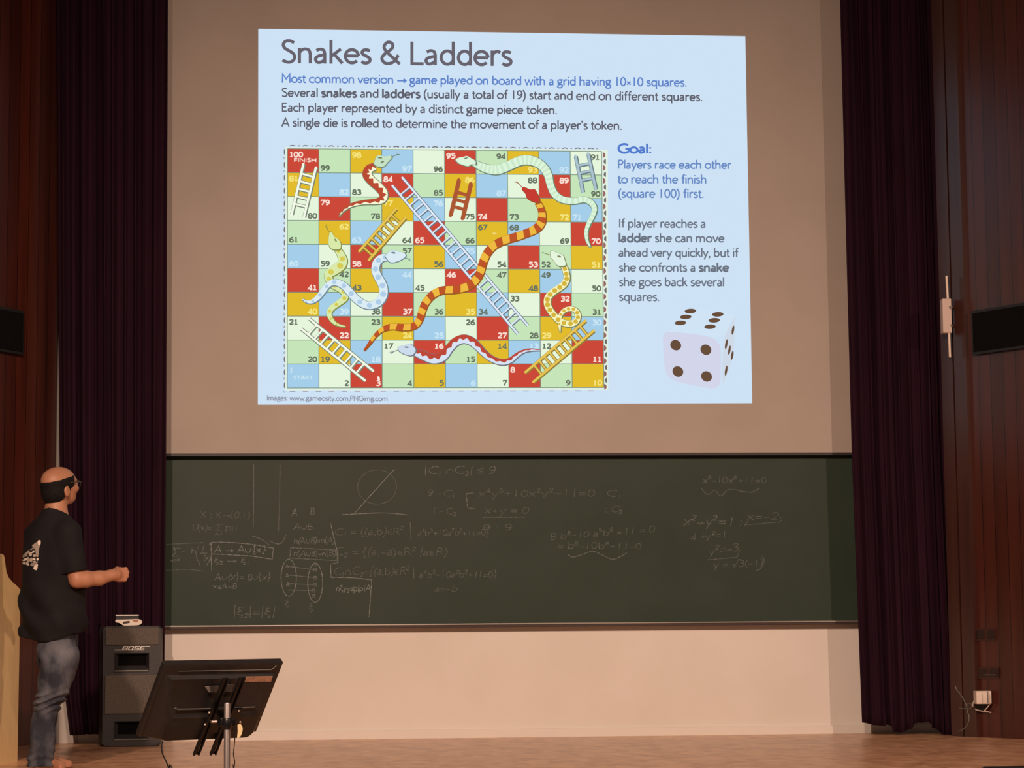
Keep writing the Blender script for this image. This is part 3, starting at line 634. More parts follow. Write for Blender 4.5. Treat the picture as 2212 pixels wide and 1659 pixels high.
def stripes(col, step, frac, slant=0):
    def f(m, q, nn, w, layer):
        C = glow(col); i = 2
        while i + step < nn:
            k = max(2, int(step * frac))
            left = [q(min(nn - 1, i + j), 0) for j in range(k + 1)]; right = [q(min(nn - 1, i + j + slant), 1) for j in range(k + 1)]
            for j in range(k): m.poly([SPL(layer)(*p) for p in (left[j], left[j + 1], right[j + 1], right[j])], C)
            i += step
    return f
def teeth(col, step, lo, hi, side):              # half of the body in another colour with a toothed border
    def f(m, q, nn, w, layer):
        C = glow(col); s0 = 0 if side == 0 else 1
        for i in range(nn - 1):
            def d(i): ph = (i % step) / step; return lo + (hi - lo) * (1 - abs(2 * ph - 1))
            a, b = d(i), d(i + 1)
            if side: a, b = 1 - a, 1 - b
            m.poly([SPL(layer)(*p) for p in (q(i, s0), q(i + 1, s0), q(i + 1, b), q(i, a))], C)
    return f
def spots(col, step, size):
    def f(m, q, nn, w, layer):
        C = glow(col)
        for i in range(3, nn - 6, step):
            c = q(i, 0.5); r = w[i] * size
            m.poly([SPL(layer)(c[0] + r * math.cos(R(a)), c[1] + r * 0.95 * math.sin(R(a))) for a in range(0, 360, 30)], C)
    return f
EDG = (116, 130, 104)
snake([(810, 359, 15), (797, 365, 18), (793, 377, 19), (802, 390, 18), (817, 403, 18), (828, 417, 18), (826, 430, 16), (812, 435, 12), (785, 437, 9), (762, 442, 8), (745, 451, 6), (735, 461, 4.5), (733, 467, 2)],
      [(807, 353), (814, 337), (823, 336), (834, 338), (843, 336), (846, 341), (838, 350), (828, 360), (814, 359)], [[(846, 339), (855, 335), (859, 332.5)], [(855, 335), (864, 333.5)]],
      'red snake with white teeth markings below square 98', (186, 76, 52), EDG, teeth((250, 248, 214), 6, 0.16, 0.55, 1), eye=[(821, 341, 5, 1.6, 5), (826, 350, 4.5, 2, -30)], headcol=(198, 226, 196))
snake([(1016, 350, 10), (1026, 353, 13), (1042, 361, 17), (1060, 366, 19), (1077, 366, 20), (1100, 357, 20), (1122, 347.5, 20), (1141, 345.5, 20), (1160, 351, 19), (1175, 363, 18), (1184, 379, 17), (1189, 400, 15), (1198, 419, 15), (1215, 431, 14), (1240, 434, 13), (1262, 431, 12), (1277, 438, 12), (1284, 451, 11), (1279, 468, 10), (1270, 486, 8.5), (1266, 503, 7.5), (1268, 519, 6), (1272, 528, 4), (1275, 534, 2)],
      [(1027, 356), (1018, 355), (1010, 359), (991, 353), (988, 350), (984, 345), (990, 341), (1001, 339), (1008, 337), (1016, 341), (1027, 348)], [[(989, 351), (998, 348)]],
      'long pale green snake from square 95 down to 70', (222, 246, 220), (110, 132, 112), stripes((206, 234, 204), 4, 0.5), eye=[(1006, 342, 4.5, 1.6, -20)])
snake([(1161, 437, 12), (1168, 450, 13), (1171, 466, 16), (1168, 482, 18), (1157, 494, 18), (1138, 503, 17), (1115, 511, 17), (1090, 518.5, 17), (1067, 530, 17), (1051, 548, 17), (1042, 570, 17), (1036, 590, 17), (1025, 607, 17), (1006, 620, 17), (980, 625.5, 16), (955, 627, 16), (935, 636, 16), (920, 652, 15.5), (912, 670, 15), (906, 689, 15), (894, 704, 14), (870, 707, 14), (846, 705.5, 12.5), (825, 712, 9.5), (810, 725, 7.5), (798, 741, 6), (786, 757, 2.5)],
      [(1128, 404), (1135, 405), (1145, 409), (1154, 409), (1159, 416), (1165, 430), (1161, 437), (1149, 434), (1139, 428), (1135, 418), (1129, 411)], [[(1128, 405), (1119, 395), (1111, 392.5)], [(1119, 396), (1115, 392)]],
      'long red and yellow striped snake winding across the board', (190, 84, 42), (150, 88, 36), stripes((238, 186, 66), 10, 0.52, 1), layer=11, headcol=(198, 60, 50))
snake([(728, 537, 13), (736, 550, 15.5), (740, 562, 19), (736, 573, 21), (722, 583, 21), (710, 592, 18), (711, 604, 16), (720, 615, 15), (735, 624, 14), (745, 634, 14), (744, 644, 14), (732, 654, 12.5), (718, 664, 12), (711, 675, 11), (714, 687, 9), (722, 697, 6.5), (733, 702.5, 4), (746, 705, 1.5)],
      [(712, 502), (717, 502), (722, 511), (731, 517), (736, 526), (735, 537), (726, 539), (716, 537), (710, 528), (710, 514)], [[(711.5, 502), (706, 493), (703, 488)], [(707, 494), (705, 484)]],
      'yellow green snake from square 62 down to 22', (218, 234, 170), (132, 140, 74), spots((216, 204, 84), 11, 0.32), layer=7, eye=[(725, 519, 4, 1.8, 60)])
snake([(836, 556, 13), (825, 557, 15.5), (814, 567, 17), (811, 583, 17), (816, 597, 17), (824, 611, 17.5), (828.5, 626, 18), (826, 641, 18), (816, 653.5, 17.5), (800, 659.5, 16), (784, 656, 16), (767, 643.5, 16), (754, 629, 16), (741, 616, 14.5), (724, 609.5, 13), (710, 614, 12), (698, 628, 12), (687, 642, 11), (674, 651, 8), (663, 651.5, 5), (653, 646, 1.5)],
      [(832, 553), (843, 542), (848, 540), (862, 544), (872, 546), (876, 551), (873, 557), (860, 564), (846, 567), (838, 562)], [[(873, 556), (884, 560), (889, 559)], [(882, 559.5), (887, 564)]],
      'pale blue spotted snake from square 57 down to 40', (220, 236, 244), (112, 134, 146), spots((176, 206, 232), 10, 0.36), layer=9, eye=[(850, 546, 5, 2, 10)])
snake([(1212, 571, 11), (1219, 578, 12), (1223, 590, 13), (1224, 602, 13.5), (1218, 614, 14), (1206, 623, 14), (1194, 631, 14), (1184, 642, 14.5), (1182, 655, 14.5), (1187, 668, 14), (1196, 680, 13.5), (1207, 692, 13), (1222, 698.5, 13), (1238, 698, 13), (1247, 690, 12), (1248, 678, 11.5), (1240, 668.5, 10), (1228, 667, 9.5), (1217, 672, 9), (1210, 682, 8), (1208, 694, 7), (1209, 706, 5), (1210, 718, 1.5)],
      [(1189, 544), (1193, 542), (1203, 546), (1215, 551), (1219, 559), (1222, 572), (1213, 575), (1204, 573), (1197, 564), (1190, 556), (1189, 550)], [[(1199, 555), (1188, 551), (1178, 547.5)], [(1182, 549), (1171, 545)]],
      'cream snake with yellow spots and curled tail', (248, 244, 190), (128, 132, 84), spots((214, 182, 62), 7, 0.40), layer=7, eye=[(1208, 554, 4.5, 2, 15)], headcol=(230, 246, 222))
snake([(893, 758, 13), (903, 763, 16), (917, 769, 18), (937, 775, 20), (956, 769, 20), (970, 752, 18), (984, 738, 18), (1001, 732, 18), (1018, 737, 17), (1032.5, 749, 15), (1047, 764, 13), (1064, 776, 12), (1084.5, 782, 12), (1102, 778, 11), (1116, 767, 9), (1130, 759, 6.5), (1147, 755.5, 5), (1168, 756, 1.5)],
      [(860, 752), (863, 748), (876, 744.5), (886, 743), (893, 748), (898, 757), (893, 765), (886, 768), (874, 765), (863, 759)], [[(860, 756), (850, 760), (842, 761)], [(850, 760), (845, 764)]],
      'red and pale blue snake along the bottom rows', (190, 72, 56), (112, 116, 128), teeth((216, 228, 244), 7, 0.34, 0.66, 0), layer=7, eye=[(878, 750, 5, 1.6, 5)], headcol=(204, 220, 236))

# the die picture
mb = smb()
def rounded(pts, n=5): return [tuple(p) for p in spline(list(pts) + [pts[0]], n)][:-1]
top_ = [(1446, 718), (1470, 690), (1490, 668), (1550, 672), (1588, 681), (1566, 724), (1540, 730), (1500, 724)]
mb.poly([SPL(1)(*p) for p in top_], glow((208, 228, 246)))
side_ = [(1562, 832), (1560, 800), (1562, 750), (1567, 722), (1577, 702), (1587.6, 684), (1587, 715), (1584, 764), (1574, 800)]
mb.poly([SPL(1.3)(*p) for p in side_], glow((207, 218, 232)))
front = [(1432, 726), (1437, 719), (1445, 717), (1485, 720), (1526, 726), (1544, 733), (1554, 744), (1557, 756), (1557, 800), (1556, 826), (1549, 836), (1536, 839), (1496, 832), (1460, 824), (1444, 813), (1437, 798), (1433, 760)]
mb.poly([SPL(1.6)(*p) for p in rounded(front, 4)], glow((211, 214, 235)))
die = mb.build('die_picture', slide)
def pip(x, y, rx, ry, rot=0):
    m = smb(); c, s = math.cos(R(rot)), math.sin(R(rot))
    m.poly([SPL(2.2)(x + rx * math.cos(R(a)) * c - ry * math.sin(R(a)) * s, y + rx * math.cos(R(a)) * s + ry * math.sin(R(a)) * c) for a in range(0, 360, 15)], glow((104, 78, 58)))
    m.build('pip', die)
for x, y in ((1491.4, 671.9), (1481.3, 684.6), (1469.9, 697.5), (1550.4, 679), (1542.8, 691.9), (1533.7, 705.8)): pip(x, y, 12.4, 5, -3)
for x, y in ((1459.7, 745.6), (1524.8, 755.4), (1464.3, 802.5), (1526.3, 813.2)): pip(x, y, 12.2, 11, 35)
for x, y, rx in ((1583.3, 713.2, 10), (1569, 743.5, 11), (1575.7, 756.2, 10), (1581.8, 767.6, 10), (1568.6, 800.5, 11)): pip(x, y, rx, 2.5, -80)
# ------------------------------------------------------------------ loudspeaker
M_SPK = noisy('black_cabinet', (0.030, 0.029, 0.030), (0.023, 0.022, 0.023), nscale=60, rough=0.55, bump=0.05)
M_GRILLE = noisy('speaker_cloth', (0.135, 0.118, 0.100), (0.095, 0.082, 0.070), nscale=110, detail=2, rough=0.9, spec=0.1)
M_HOLE = mat('port_black', (0.004, 0.0035, 0.0035), 0.9, spec=0.05)
M_SILL = mat('port_lip', (0.12, 0.115, 0.10), 0.35)
M_WHITE = mat('white_print', (0.80, 0.77, 0.70), 0.5)
sp0 = on_z(284, 1613, 0.0)                       # foot of the front face
SD = (sp0 - C0).dot(M3 @ Vector((0, 0, -1)))     # its depth
sf = FPX / SD
SPY = sp0.y
def sq(px, py, off=0.0): return on_y(px, py, SPY - off)
spk = thing('loudspeaker', (sp0.x, SPY + 0.15, 0), 'tall black loudspeaker with brown cloth panels and a white logo beside the chalkboard', 'loudspeaker')
zt = sq(280, 1353).z; xl = sq(222, 1480).x; xr = sq(346, 1480).x
dep = 0.235
base_l, base_r = sq(208, 1600).x, sq(346, 1600).x
bm_ = MB()
# cabinet: front frame with a tapering rear, chamfered lower edge
def loop(x0, x1, y, z0, z1, c): return [(x0 + c, y, z0), (x1 - c, y, z0), (x1, y, z0 + c), (x1, y, z1 - c), (x1 - c, y, z1), (x0 + c, y, z1), (x0, y, z1 - c), (x0, y, z0 + c)]
L0 = loop(xl, xr, SPY, 0.006, zt, 0.018); L1 = loop(xl - 0.008, xr + 0.004, SPY + 0.03, 0.0, zt + 0.004, 0.02); L2 = loop(base_l + 0.0, xr + 0.004, SPY + 0.13, 0.0, zt + 0.004, 0.02); L3 = loop(base_l + 0.06, xr - 0.06, SPY + dep, 0.0, zt, 0.02)
vs = L0 + L1 + L2 + L3; fs = []
for a in range(3):
    fs += [(a * 8 + i, a * 8 + (i + 1) % 8, (a + 1) * 8 + (i + 1) % 8, (a + 1) * 8 + i) for i in range(8)]
fs += [tuple(range(24, 32))]
bm_.add(vs, fs, M_SPK)
# front face with two sunken ports: built as strips around the openings
def zz(py): return sq(284, py).z
ports = [(zz(1411), zz(1449)), (zz(1558), zz(1597))]
px0, px1 = sq(247, 1430).x, sq(322, 1430).x
zs = [0.006, ports[1][1], ports[1][0], ports[0][1], ports[0][0], zt]
for k in range(5):
    if k in (1, 3):
        for (a, b) in ((xl, px0), (px1, xr)): bm_.poly([(a, SPY, zs[k]), (b, SPY, zs[k]), (b, SPY, zs[k + 1]), (a, SPY, zs[k + 1])], M_SPK)
        z0, z1 = zs[k], zs[k + 1]; i0, i1 = px0 + 0.022, px1 - 0.022; j0, j1 = z0 + 0.032, z1 - 0.012; yb = SPY + 0.05
        O = [(px0, SPY, z0), (px1, SPY, z0), (px1, SPY, z1), (px0, SPY, z1)]; I = [(i0, yb, j0), (i1, yb, j0), (i1, yb, j1), (i0, yb, j1)]
        for q in range(4): bm_.poly([O[q], O[(q + 1) % 4], I[(q + 1) % 4], I[q]], M_SPK)
    else:
        c = 0.018 if k in (0, 4) else 0
        pts = [(xl, SPY, zs[k] + (c if k == 0 else 0)), (xl + (c if k == 0 else 0), SPY, zs[k]), (xr - (c if k == 0 else 0), SPY, zs[k]), (xr, SPY, zs[k] + (c if k == 0 else 0)), (xr, SPY, zs[k + 1] - (c if k == 4 else 0)), (xr - (c if k == 4 else 0), SPY, zs[k + 1]), (xl + (c if k == 4 else 0), SPY, zs[k + 1]), (xl, SPY, zs[k + 1] - (c if k == 4 else 0))]
        bm_.poly(pts, M_SPK)
bm_.build('cabinet', spk)
for (z1, z0) in ports:
    i0, i1 = px0 + 0.022, px1 - 0.022
    m = MB(); m.box(((i0 + i1) / 2, SPY + 0.075, (z0 + z1) / 2 + 0.01), (i1 - i0, 0.05, z1 - z0 - 0.044), M_HOLE)
    p_ = m.build('bass_port', spk)
    m = MB(); m.box(((px0 + px1) / 2, SPY - 0.004, z0 - 0.001), (px1 - px0 - 0.004, 0.014, 0.012), M_SILL, bev=0.004); m.build('port_lip', p_)
for (ya, yb_) in ((1356, 1393), (1458, 1542)):
    a, b = zz(ya), zz(yb_)
    m = MB(); m.box(((xl + xr) / 2 + 0.002, SPY - 0.003, (a + b) / 2), (xr - xl - 0.026, 0.022, a - b), M_GRILLE, bev=0.007); m.build('grille_cloth', spk)
# logo lettering on the band above the upper port
m = MB(); m.flat = True
LGP = lambda x, y: on_y(x, y, SPY - 0.0025)
def slant(x, y): return (x + (1401.5 - y) * 0.42, y)
def logo_poly(pts): m.poly([LGP(*slant(*p)) for p in pts], M_WHITE)
lx0, lt, lb = 263, 1395.6, 1405.2
def bar(x0, y0, x1, y1): logo_poly([(x0, y0), (x1, y0), (x1, y1), (x0, y1)])
bar(249, lb - 1.6, 266, lb)                       # tail at the foot of the B
def letter(x, ch, w=11.0, t=2.7, h=2.0):
    A, B, Cc = lt, (lt + lb) / 2, lb
    if ch in 'BO': bar(x, A, x + t, Cc); bar(x + w - t, A, x + w, Cc); bar(x + t, A, x + w - t, A + h); bar(x + t, Cc - h, x + w - t, Cc)
    if ch == 'B': bar(x + t, B - h / 2, x + w - t, B + h / 2)
    if ch == 'S': bar(x, A, x + w, A + h); bar(x, A + h, x + t, B + h / 2); bar(x + t, B - h / 2, x + w, B + h / 2); bar(x + w - t, B + h / 2, x + w, Cc - h); bar(x, Cc - h, x + w, Cc)
    if ch == 'E': bar(x, A, x + t, Cc); bar(x + t, A, x + w, A + h); bar(x + t, B - h / 2, x + w - 1, B + h / 2); bar(x + t, Cc - h, x + w, Cc)
for k, ch in enumerate('BOSE'): letter(264.5 + 12.4 * k, ch)
bar(310, lt, 321, lt + 1.6)                       # flag at the head of the E
tag(m.build('logo_lettering', spk), 'white slanted lettering')

# two small things lying on the loudspeaker
ztop = zt + 0.004
def on_top(px, dy): p = on_y(px, 1353, SPY + dy); return p.x
M_BLK = mat('black_plastic', (0.010, 0.009, 0.009), 0.55)
M_IVORY = mat('ivory_plastic', (0.78, 0.70, 0.60), 0.45)
x0, x1 = on_top(249, 0.11), on_top(300, 0.11); hh = on_y(270, 1327.5, SPY + 0.11).z - ztop
bx = thing('duster', ((x0 + x1) / 2, SPY + 0.13, ztop), 'black block with a thin white top edge standing at the back of the loudspeaker top', 'duster')
m = MB(); m.box(((x0 + x1) / 2, SPY + 0.14, ztop + (hh - 0.010) / 2), (x1 - x0 - 0.002, 0.06, hh - 0.010), M_BLK, bev=0.004); m.build('felt_block', bx)
m = MB(); m.box(((x0 + x1) / 2 - 0.001, SPY + 0.14, ztop + hh - 0.005), (x1 - x0 - 0.004, 0.064, 0.010), M_WHITE, bev=0.004); tag(m.build('top_plate', bx), 'white top plate')
RP = lambda x, y, o=0.0: on_y(x, y, SPY + 0.05 - o)
prof = [tuple(p) for p in spline([(249.5, 1344), (250, 1340.3), (262, 1340), (280, 1339.4), (296, 1339), (303, 1340), (306.5, 1344), (304.5, 1349), (298, 1351.6), (283, 1352.4), (268, 1352.6), (262, 1349.5), (256, 1346.6), (250.5, 1345.8), (249.5, 1344)], 4)][:-1]
rem = thing('remote_control', (RP(278, 1352).x, SPY + 0.06, ztop), 'ivory handheld gadget with a dark window lying at the front of the loudspeaker top', 'remote')
zfix = ztop + 0.001 - min(RP(*p).z for p in prof)
m = MB(); m.prism([RP(*p) + Vector((0, 0, zfix)) for p in prof], (0, 0.03, 0), M_IVORY); m.build('body', rem)
m = MB(); q = [(265.5, 1345.5), (267, 1344), (279, 1342.6), (280.8, 1344), (280.4, 1346.4), (278, 1347.2), (267.5, 1348.8), (265.6, 1348)]
m.prism([RP(*p, 0.002) + Vector((0, 0, zfix)) for p in q], (0, 0.004, 0), mat('dark_window', (0.03, 0.012, 0.008), 0.3)); tag(m.build('display_window', rem), 'dark display window')
m = MB(); q = [(285, 1340.5), (299.5, 1340.2), (298, 1345), (290, 1345.3), (287.5, 1343)]
m.prism([RP(*p, 0.002) + Vector((0, 0, zfix)) for p in q], (0, 0.004, 0), mat('brown_patch', (0.42, 0.18, 0.10), 0.5)); tag(m.build('label_patch', rem), 'brown label patch')

# ------------------------------------------------------------------ lectern at the left edge
M_MAPLE = noisy('light_maple', (0.88, 0.66, 0.31), (0.80, 0.585, 0.265), scale=(3, 3, 0.6), nscale=14, detail=5, rough=0.42, spec=0.4)
lr, ll = on_z(37, 1644.0), on_z(0, 1653.0)
lr.z = ll.z = 0; ld = (lr - ll).normalized(); ln = Vector((ld.y, -ld.x, 0))
if ln.y > 0: ln = -ln
def lp(px, py): d = ray(px, py); p = C0 + d * ((lr - C0).dot(ln) / d.dot(ln)); return p
edge = [(37.5, 1643.5), (44, 1290), (44, 1274), (38, 1267), (28, 1258), (19, 1248), (14, 1236), (12, 1222), (10, 1206), (8, 1199), (4, 1196.5), (-2, 1196)]
E = [(lp(*p) - lr).dot(ld) for p in edge]; Z = [lp(*p).z for p in edge]; Z[0] = 0.0
FRONT = -0.56                                    # the side panel runs from the speaker's edge (0) to the audience's edge
full = list(zip(E, Z))
full = [(max(e, FRONT + 0.02), z) for e, z in full] + [(FRONT, Z[-1]), (FRONT, 0.0)]
lec = thing('lectern', tuple(lr + ld * (FRONT / 2) - ln * 0.30), 'pale maple lectern with a curved side panel at the left edge of the stage', 'lectern')
for s in (0.0, 0.60):
    m = MB(); m.prism([lr + ld * e - ln * s + Vector((0, 0, z)) for e, z in full], -ln * 0.022, M_MAPLE); m.build('side_panel', lec)
def lbox(e0, e1, z0, z1, nm, dz=0.0):
    m = MB(); m.prism([lr + ld * e - ln * a + Vector((0, 0, z0 + (dz if e == e1 else 0))) for e, a in ((e0, 0.0235), (e1, 0.0235), (e1, 0.5985), (e0, 0.5985))], (0, 0, z1 - z0), M_MAPLE); m.build(nm, lec)
lbox(FRONT + 0.004, FRONT + 0.024, 0.02, 1.17, 'front_panel')
lbox(FRONT + 0.03, -0.30, 1.12, 1.14, 'desk_top', -0.06)
lbox(FRONT + 0.03, -0.06, 0.60, 0.62, 'shelf')

# ------------------------------------------------------------------ prompter monitor on a pole, seen from behind
M_MON = noisy('monitor_back_plastic', (0.014, 0.0115, 0.011), (0.010, 0.0085, 0.008), nscale=40, rough=0.5)
M_MONB = mat('black_mount_metal', (0.010, 0.010, 0.011), 0.35, 0.3)
M_LIP = mat('grey_highlight_and_wear', (0.16, 0.145, 0.13), 0.35)  # also paints the highlights on the monitor's ridge and mount rails
M_CHROME = mat('brushed_steel_pole', (0.78, 0.70, 0.66), 0.28, 0.9)
M_SCREW = mat('screw_metal', (0.45, 0.40, 0.34), 0.35, 0.8)
M_CABLE = mat('black_cable', (0.008, 0.008, 0.008), 0.5)
MD = 8.7
tl = at_depth(355, 1434.5, MD); tr = at_depth(612, 1429.5, MD + 0.32); bl = at_depth(300, 1591, MD + 0.14)
U = (tr - tl); Wm = U.length; U.normalize(); V = (bl - tl); V -= U * V.dot(U); Hm = V.length; V.normalize()
NB = U.cross(V); 
if NB.dot(C0 - tl) < 0: NB = -NB                 # normal of the back, towards the audience
def mp(u, v, n=0.0): return tl + U * (u * Wm) + V * (v * Hm) + NB * n       # u,v fractions of the frame
def mpx(px, py, n=0.0):                          # pixel on the plane of the monitor's back
    d = ray(px, py); o = tl + NB * n; return C0 + d * ((o - C0).dot(NB) / d.dot(NB))
pole_top = at_depth(491, 1518, MD + 0.02)
pole_x, pole_y = pole_top.x, pole_top.y
mon = thing('monitor_stand', (pole_x, pole_y, 0), 'black prompter monitor seen from behind, tilted on a thin steel pole before the stage', 'monitor')
m = MB()
def ring(u0, v0, u1, v1, n, r, k=5):
    a, b = r / Wm, r / Hm; out = []
    for (cu, cv, a0) in ((u0 + a, v0 + b, 180), (u1 - a, v0 + b, 270), (u1 - a, v1 - b, 0), (u0 + a, v1 - b, 90)):
        for i in range(k + 1):
            t = R(a0 + 90 * i / k); out.append(mp(cu + a * math.cos(t), cv + b * math.sin(t), n))
    return out
def loft(m, rings, mt, cap0=True, cap1=True):
    n = len(rings[0]); vs = [p for r in rings for p in r]
    fs = [(j * n + i, j * n + (i + 1) % n, (j + 1) * n + (i + 1) % n, (j + 1) * n + i) for j in range(len(rings) - 1) for i in range(n)]
    if cap0: fs.append(tuple(range(n - 1, -1, -1)))
    if cap1: fs.append(tuple((len(rings) - 1) * n + i for i in range(n)))
    m.add(vs, fs, mt)
loft(m, [ring(0, 0, 1, 1, -0.022, 0.004), ring(0, 0, 1, 1, 0.0, 0.004), ring(0.012, 0.02, 0.988, 0.985, 0.006, 0.006)], M_MON)
m.build('screen_frame', mon, smooth=True)
m = MB(); loft(m, [ring(0.02, 0.03, 0.98, 0.97, -0.024, 0.004), ring(0.02, 0.03, 0.98, 0.97, -0.0225, 0.004)], mat('dark_screen_glass', (0.01, 0.012, 0.016), 0.12)); m.build('screen_glass', mon)
m = MB()
loft(m, [ring(0.03, 0.13, 0.97, 0.985, 0.004, 0.012), ring(0.05, 0.17, 0.955, 0.97, 0.022, 0.02), ring(0.10, 0.60, 0.93, 0.965, 0.038, 0.03), ring(0.13, 0.64, 0.90, 0.955, 0.052, 0.03)], M_MON); m.build('rear_housing', mon, smooth=True)
# pale lines on the housing, the upper one painting a highlight
m = MB(); m.tube([mpx(386, 1450, 0.010), mpx(480, 1448.6, 0.010), mpx(585, 1446.6, 0.010), mpx(591, 1443.5, 0.008), mpx(598, 1436.5, 0.007)], 0.0016, M_LIP, 6); tag(m.build('ridge_highlight', mon), 'painted pale highlight on the ridge')
m = MB(); m.tube([mpx(378, 1529.5, 0.040), mpx(384, 1532.2, 0.040), mpx(470, 1530.5, 0.040), mpx(551, 1527.2, 0.040)], 0.0022, M_LIP, 6); tag(m.build('middle_ridge', mon), 'painted pale highlight on the ridge')
m = MB(); m.prism([mpx(*p, 0.024) for p in ((528.5, 1473), (532, 1461.5), (589, 1460.5), (585.5, 1472.2))], NB * 0.001, noisy('peach_sticker', (0.62, 0.36, 0.24), (0.45, 0.27, 0.19), nscale=60, rough=0.5)); tag(m.build('sticker', mon), 'peach coloured sticker')
m = MB(); m.prism([mpx(*p, 0.0325) for p in ((442.5, 1483), (504, 1478.5), (501, 1494), (451, 1495.5))], NB * 0.001, noisy('grey_label', (0.16, 0.155, 0.155), (0.07, 0.07, 0.07), nscale=90, rough=0.4)); tag(m.build('rating_label', mon), 'grey rating label')
m = MB(); m.prism([mpx(*p, 0.034) for p in ((443, 1483), (452, 1482.4), (455.5, 1494.6), (450.5, 1495))], NB * 0.001, mat('silver_edge', (0.42, 0.41, 0.40), 0.3)); m.build('label_edge', mon)
# two mounting rails lying along the back, open U channels at their lower ends
for (xa, ya, xb, yb_) in ((487, 1464, 422, 1629), (522, 1463, 458.5, 1628)):
    a, b = mpx(xa, ya, 0.06), mpx(xb, yb_, 0.06); ax = (b - a).normalized(); sd = ax.cross(NB).normalized()
    m = MB()
    m.prism([a + sd * s + NB * n for s, n in ((-0.013, 0.0), (0.013, 0.0), (0.013, 0.012), (0.009, 0.012), (0.009, 0.004), (-0.009, 0.004), (-0.009, 0.012), (-0.013, 0.012))], b - a, M_MONB)
    rl = m.build('mount_rail', mon)
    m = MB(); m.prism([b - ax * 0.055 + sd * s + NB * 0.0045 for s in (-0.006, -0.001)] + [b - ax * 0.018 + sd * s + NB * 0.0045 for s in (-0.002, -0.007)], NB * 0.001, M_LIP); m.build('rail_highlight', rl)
m = MB(); c = mpx(487, 1556, 0.06)
MM = Matrix(((U.x, V.x, NB.x), (U.y, V.y, NB.y), (U.z, V.z, NB.z)))
M4 = Matrix.Translation(c) @ MM.to_4x4()
m.box((0, 0, 0), (0.12, 0.12, 0.010), M_MONB, M4, 0.003); pl = m.build('mount_plate', mon)
for px_, py_ in ((452, 1539.5), (516, 1536), (443, 1565), (519, 1560)):
    m = MB(); m.ball(mpx(px_, py_, 0.068), 0.0052, M_SCREW, u=10, w=6); m.build('screw', pl)
# pole, clamp and base
zb_pole = 0.0
pole_dir = Vector((0, 0, 1))
m = MB(); m.tube([(pole_x, pole_y, 0.02), (pole_x, pole_y, pole_top.z - 0.004), (pole_x, pole_y, pole_top.z)], [0.0122, 0.0122, 0.0105], M_CHROME, 20); tag(m.build('pole', mon, smooth=True), 'shiny steel pole')
zc0, zc1 = at_depth(491, 1575, MD).z, at_depth(491, 1551, MD).z
m = MB(); m.tube([(pole_x, pole_y, zc0), (pole_x, pole_y, zc0 + 0.003), (pole_x, pole_y, zc1 - 0.003), (pole_x, pole_y, zc1)], [0.016, 0.0185, 0.0185, 0.016], M_MONB, 18)
arm0 = Vector((pole_x, pole_y, (zc0 + zc1) / 2)); m.box((0, 0, 0), (0.06, 0.05, 0.034), M_MONB, Matrix.Translation(arm0 + (c - arm0) * 0.45) @ Matrix.Rotation(R(20), 4, 'Z'), 0.004)
m.tube([arm0, c], 0.016, M_MONB, 12); cl = m.build('pole_clamp', mon, smooth=True)
m = MB(); b0 = at_depth(462, 1558.5, MD - 0.04); m.tube([b0 - U * 0.012, b0 + U * 0.012], 0.0055, M_CHROME, 12); m.build('clamp_bolt', cl)
m = MB(); m.tube([(pole_x, pole_y, 0.0), (pole_x, pole_y, 0.012), (pole_x, pole_y, 0.03)], [0.17, 0.165, 0.02], M_MONB, 32); m.build('round_base', mon, smooth=True)
m = MB(); q = [tuple(p) for p in spline([(513, 1566, .2), (519, 1564, .2), (524, 1572, .2), (523, 1582, .2), (519, 1591, .2), (512.5, 1594, .2), (513.5, 1580, .2), (513, 1566, .2)], 3)][:-1]
m.prism([at_depth(p[0], p[1], MD - 0.02) for p in q], Vector((0, 0.012, 0)), mat('cream_plug', (0.74, 0.62, 0.34), 0.5)); tag(m.build('power_plug', mon), 'cream coloured plug')
# cables hanging from the monitor
def hang(name, pts, r, label, m_=M_CABLE, cat='cable', tail=None, dep_=None):
    P = [at_depth(x, y, d) for x, y, d in pts] + (tail or [])
    mm = MB(); mm.tube([Vector(p) for p in spline([tuple(p) for p in P], 6)], r, m_, 8); return mm.build(name, mon, smooth=True)
f1 = at_depth(372, 1680, MD); f2 = at_depth(504, 1680, MD)
hang('signal_cable', [(351, 1600, MD + .14), (349, 1612, MD + .13), (351, 1628, MD + .10), (359, 1645, MD + .06), (366, 1662, MD + .02)], 0.0028, 'thin black cable dangling from the left end of the prompter monitor', tail=[(f1.x, f1.y, 0.25), (f1.x + 0.1, f1.y, 0.02), (f1.x + 0.3, f1.y - 0.05, 0.006)])
hang('power_cable', [(508, 1574, MD - .03), (507.5, 1590, MD - .02), (506.5, 1605, MD), (504.5, 1630, MD), (507, 1645, MD), (505, 1662, MD)], 0.0020, 'thin dark power cable hanging beside the steel monitor pole', tail=[(f2.x, f2.y, 0.25), (f2.x + 0.02, f2.y, 0.02), (f2.x + 0.2, f2.y, 0.006)])

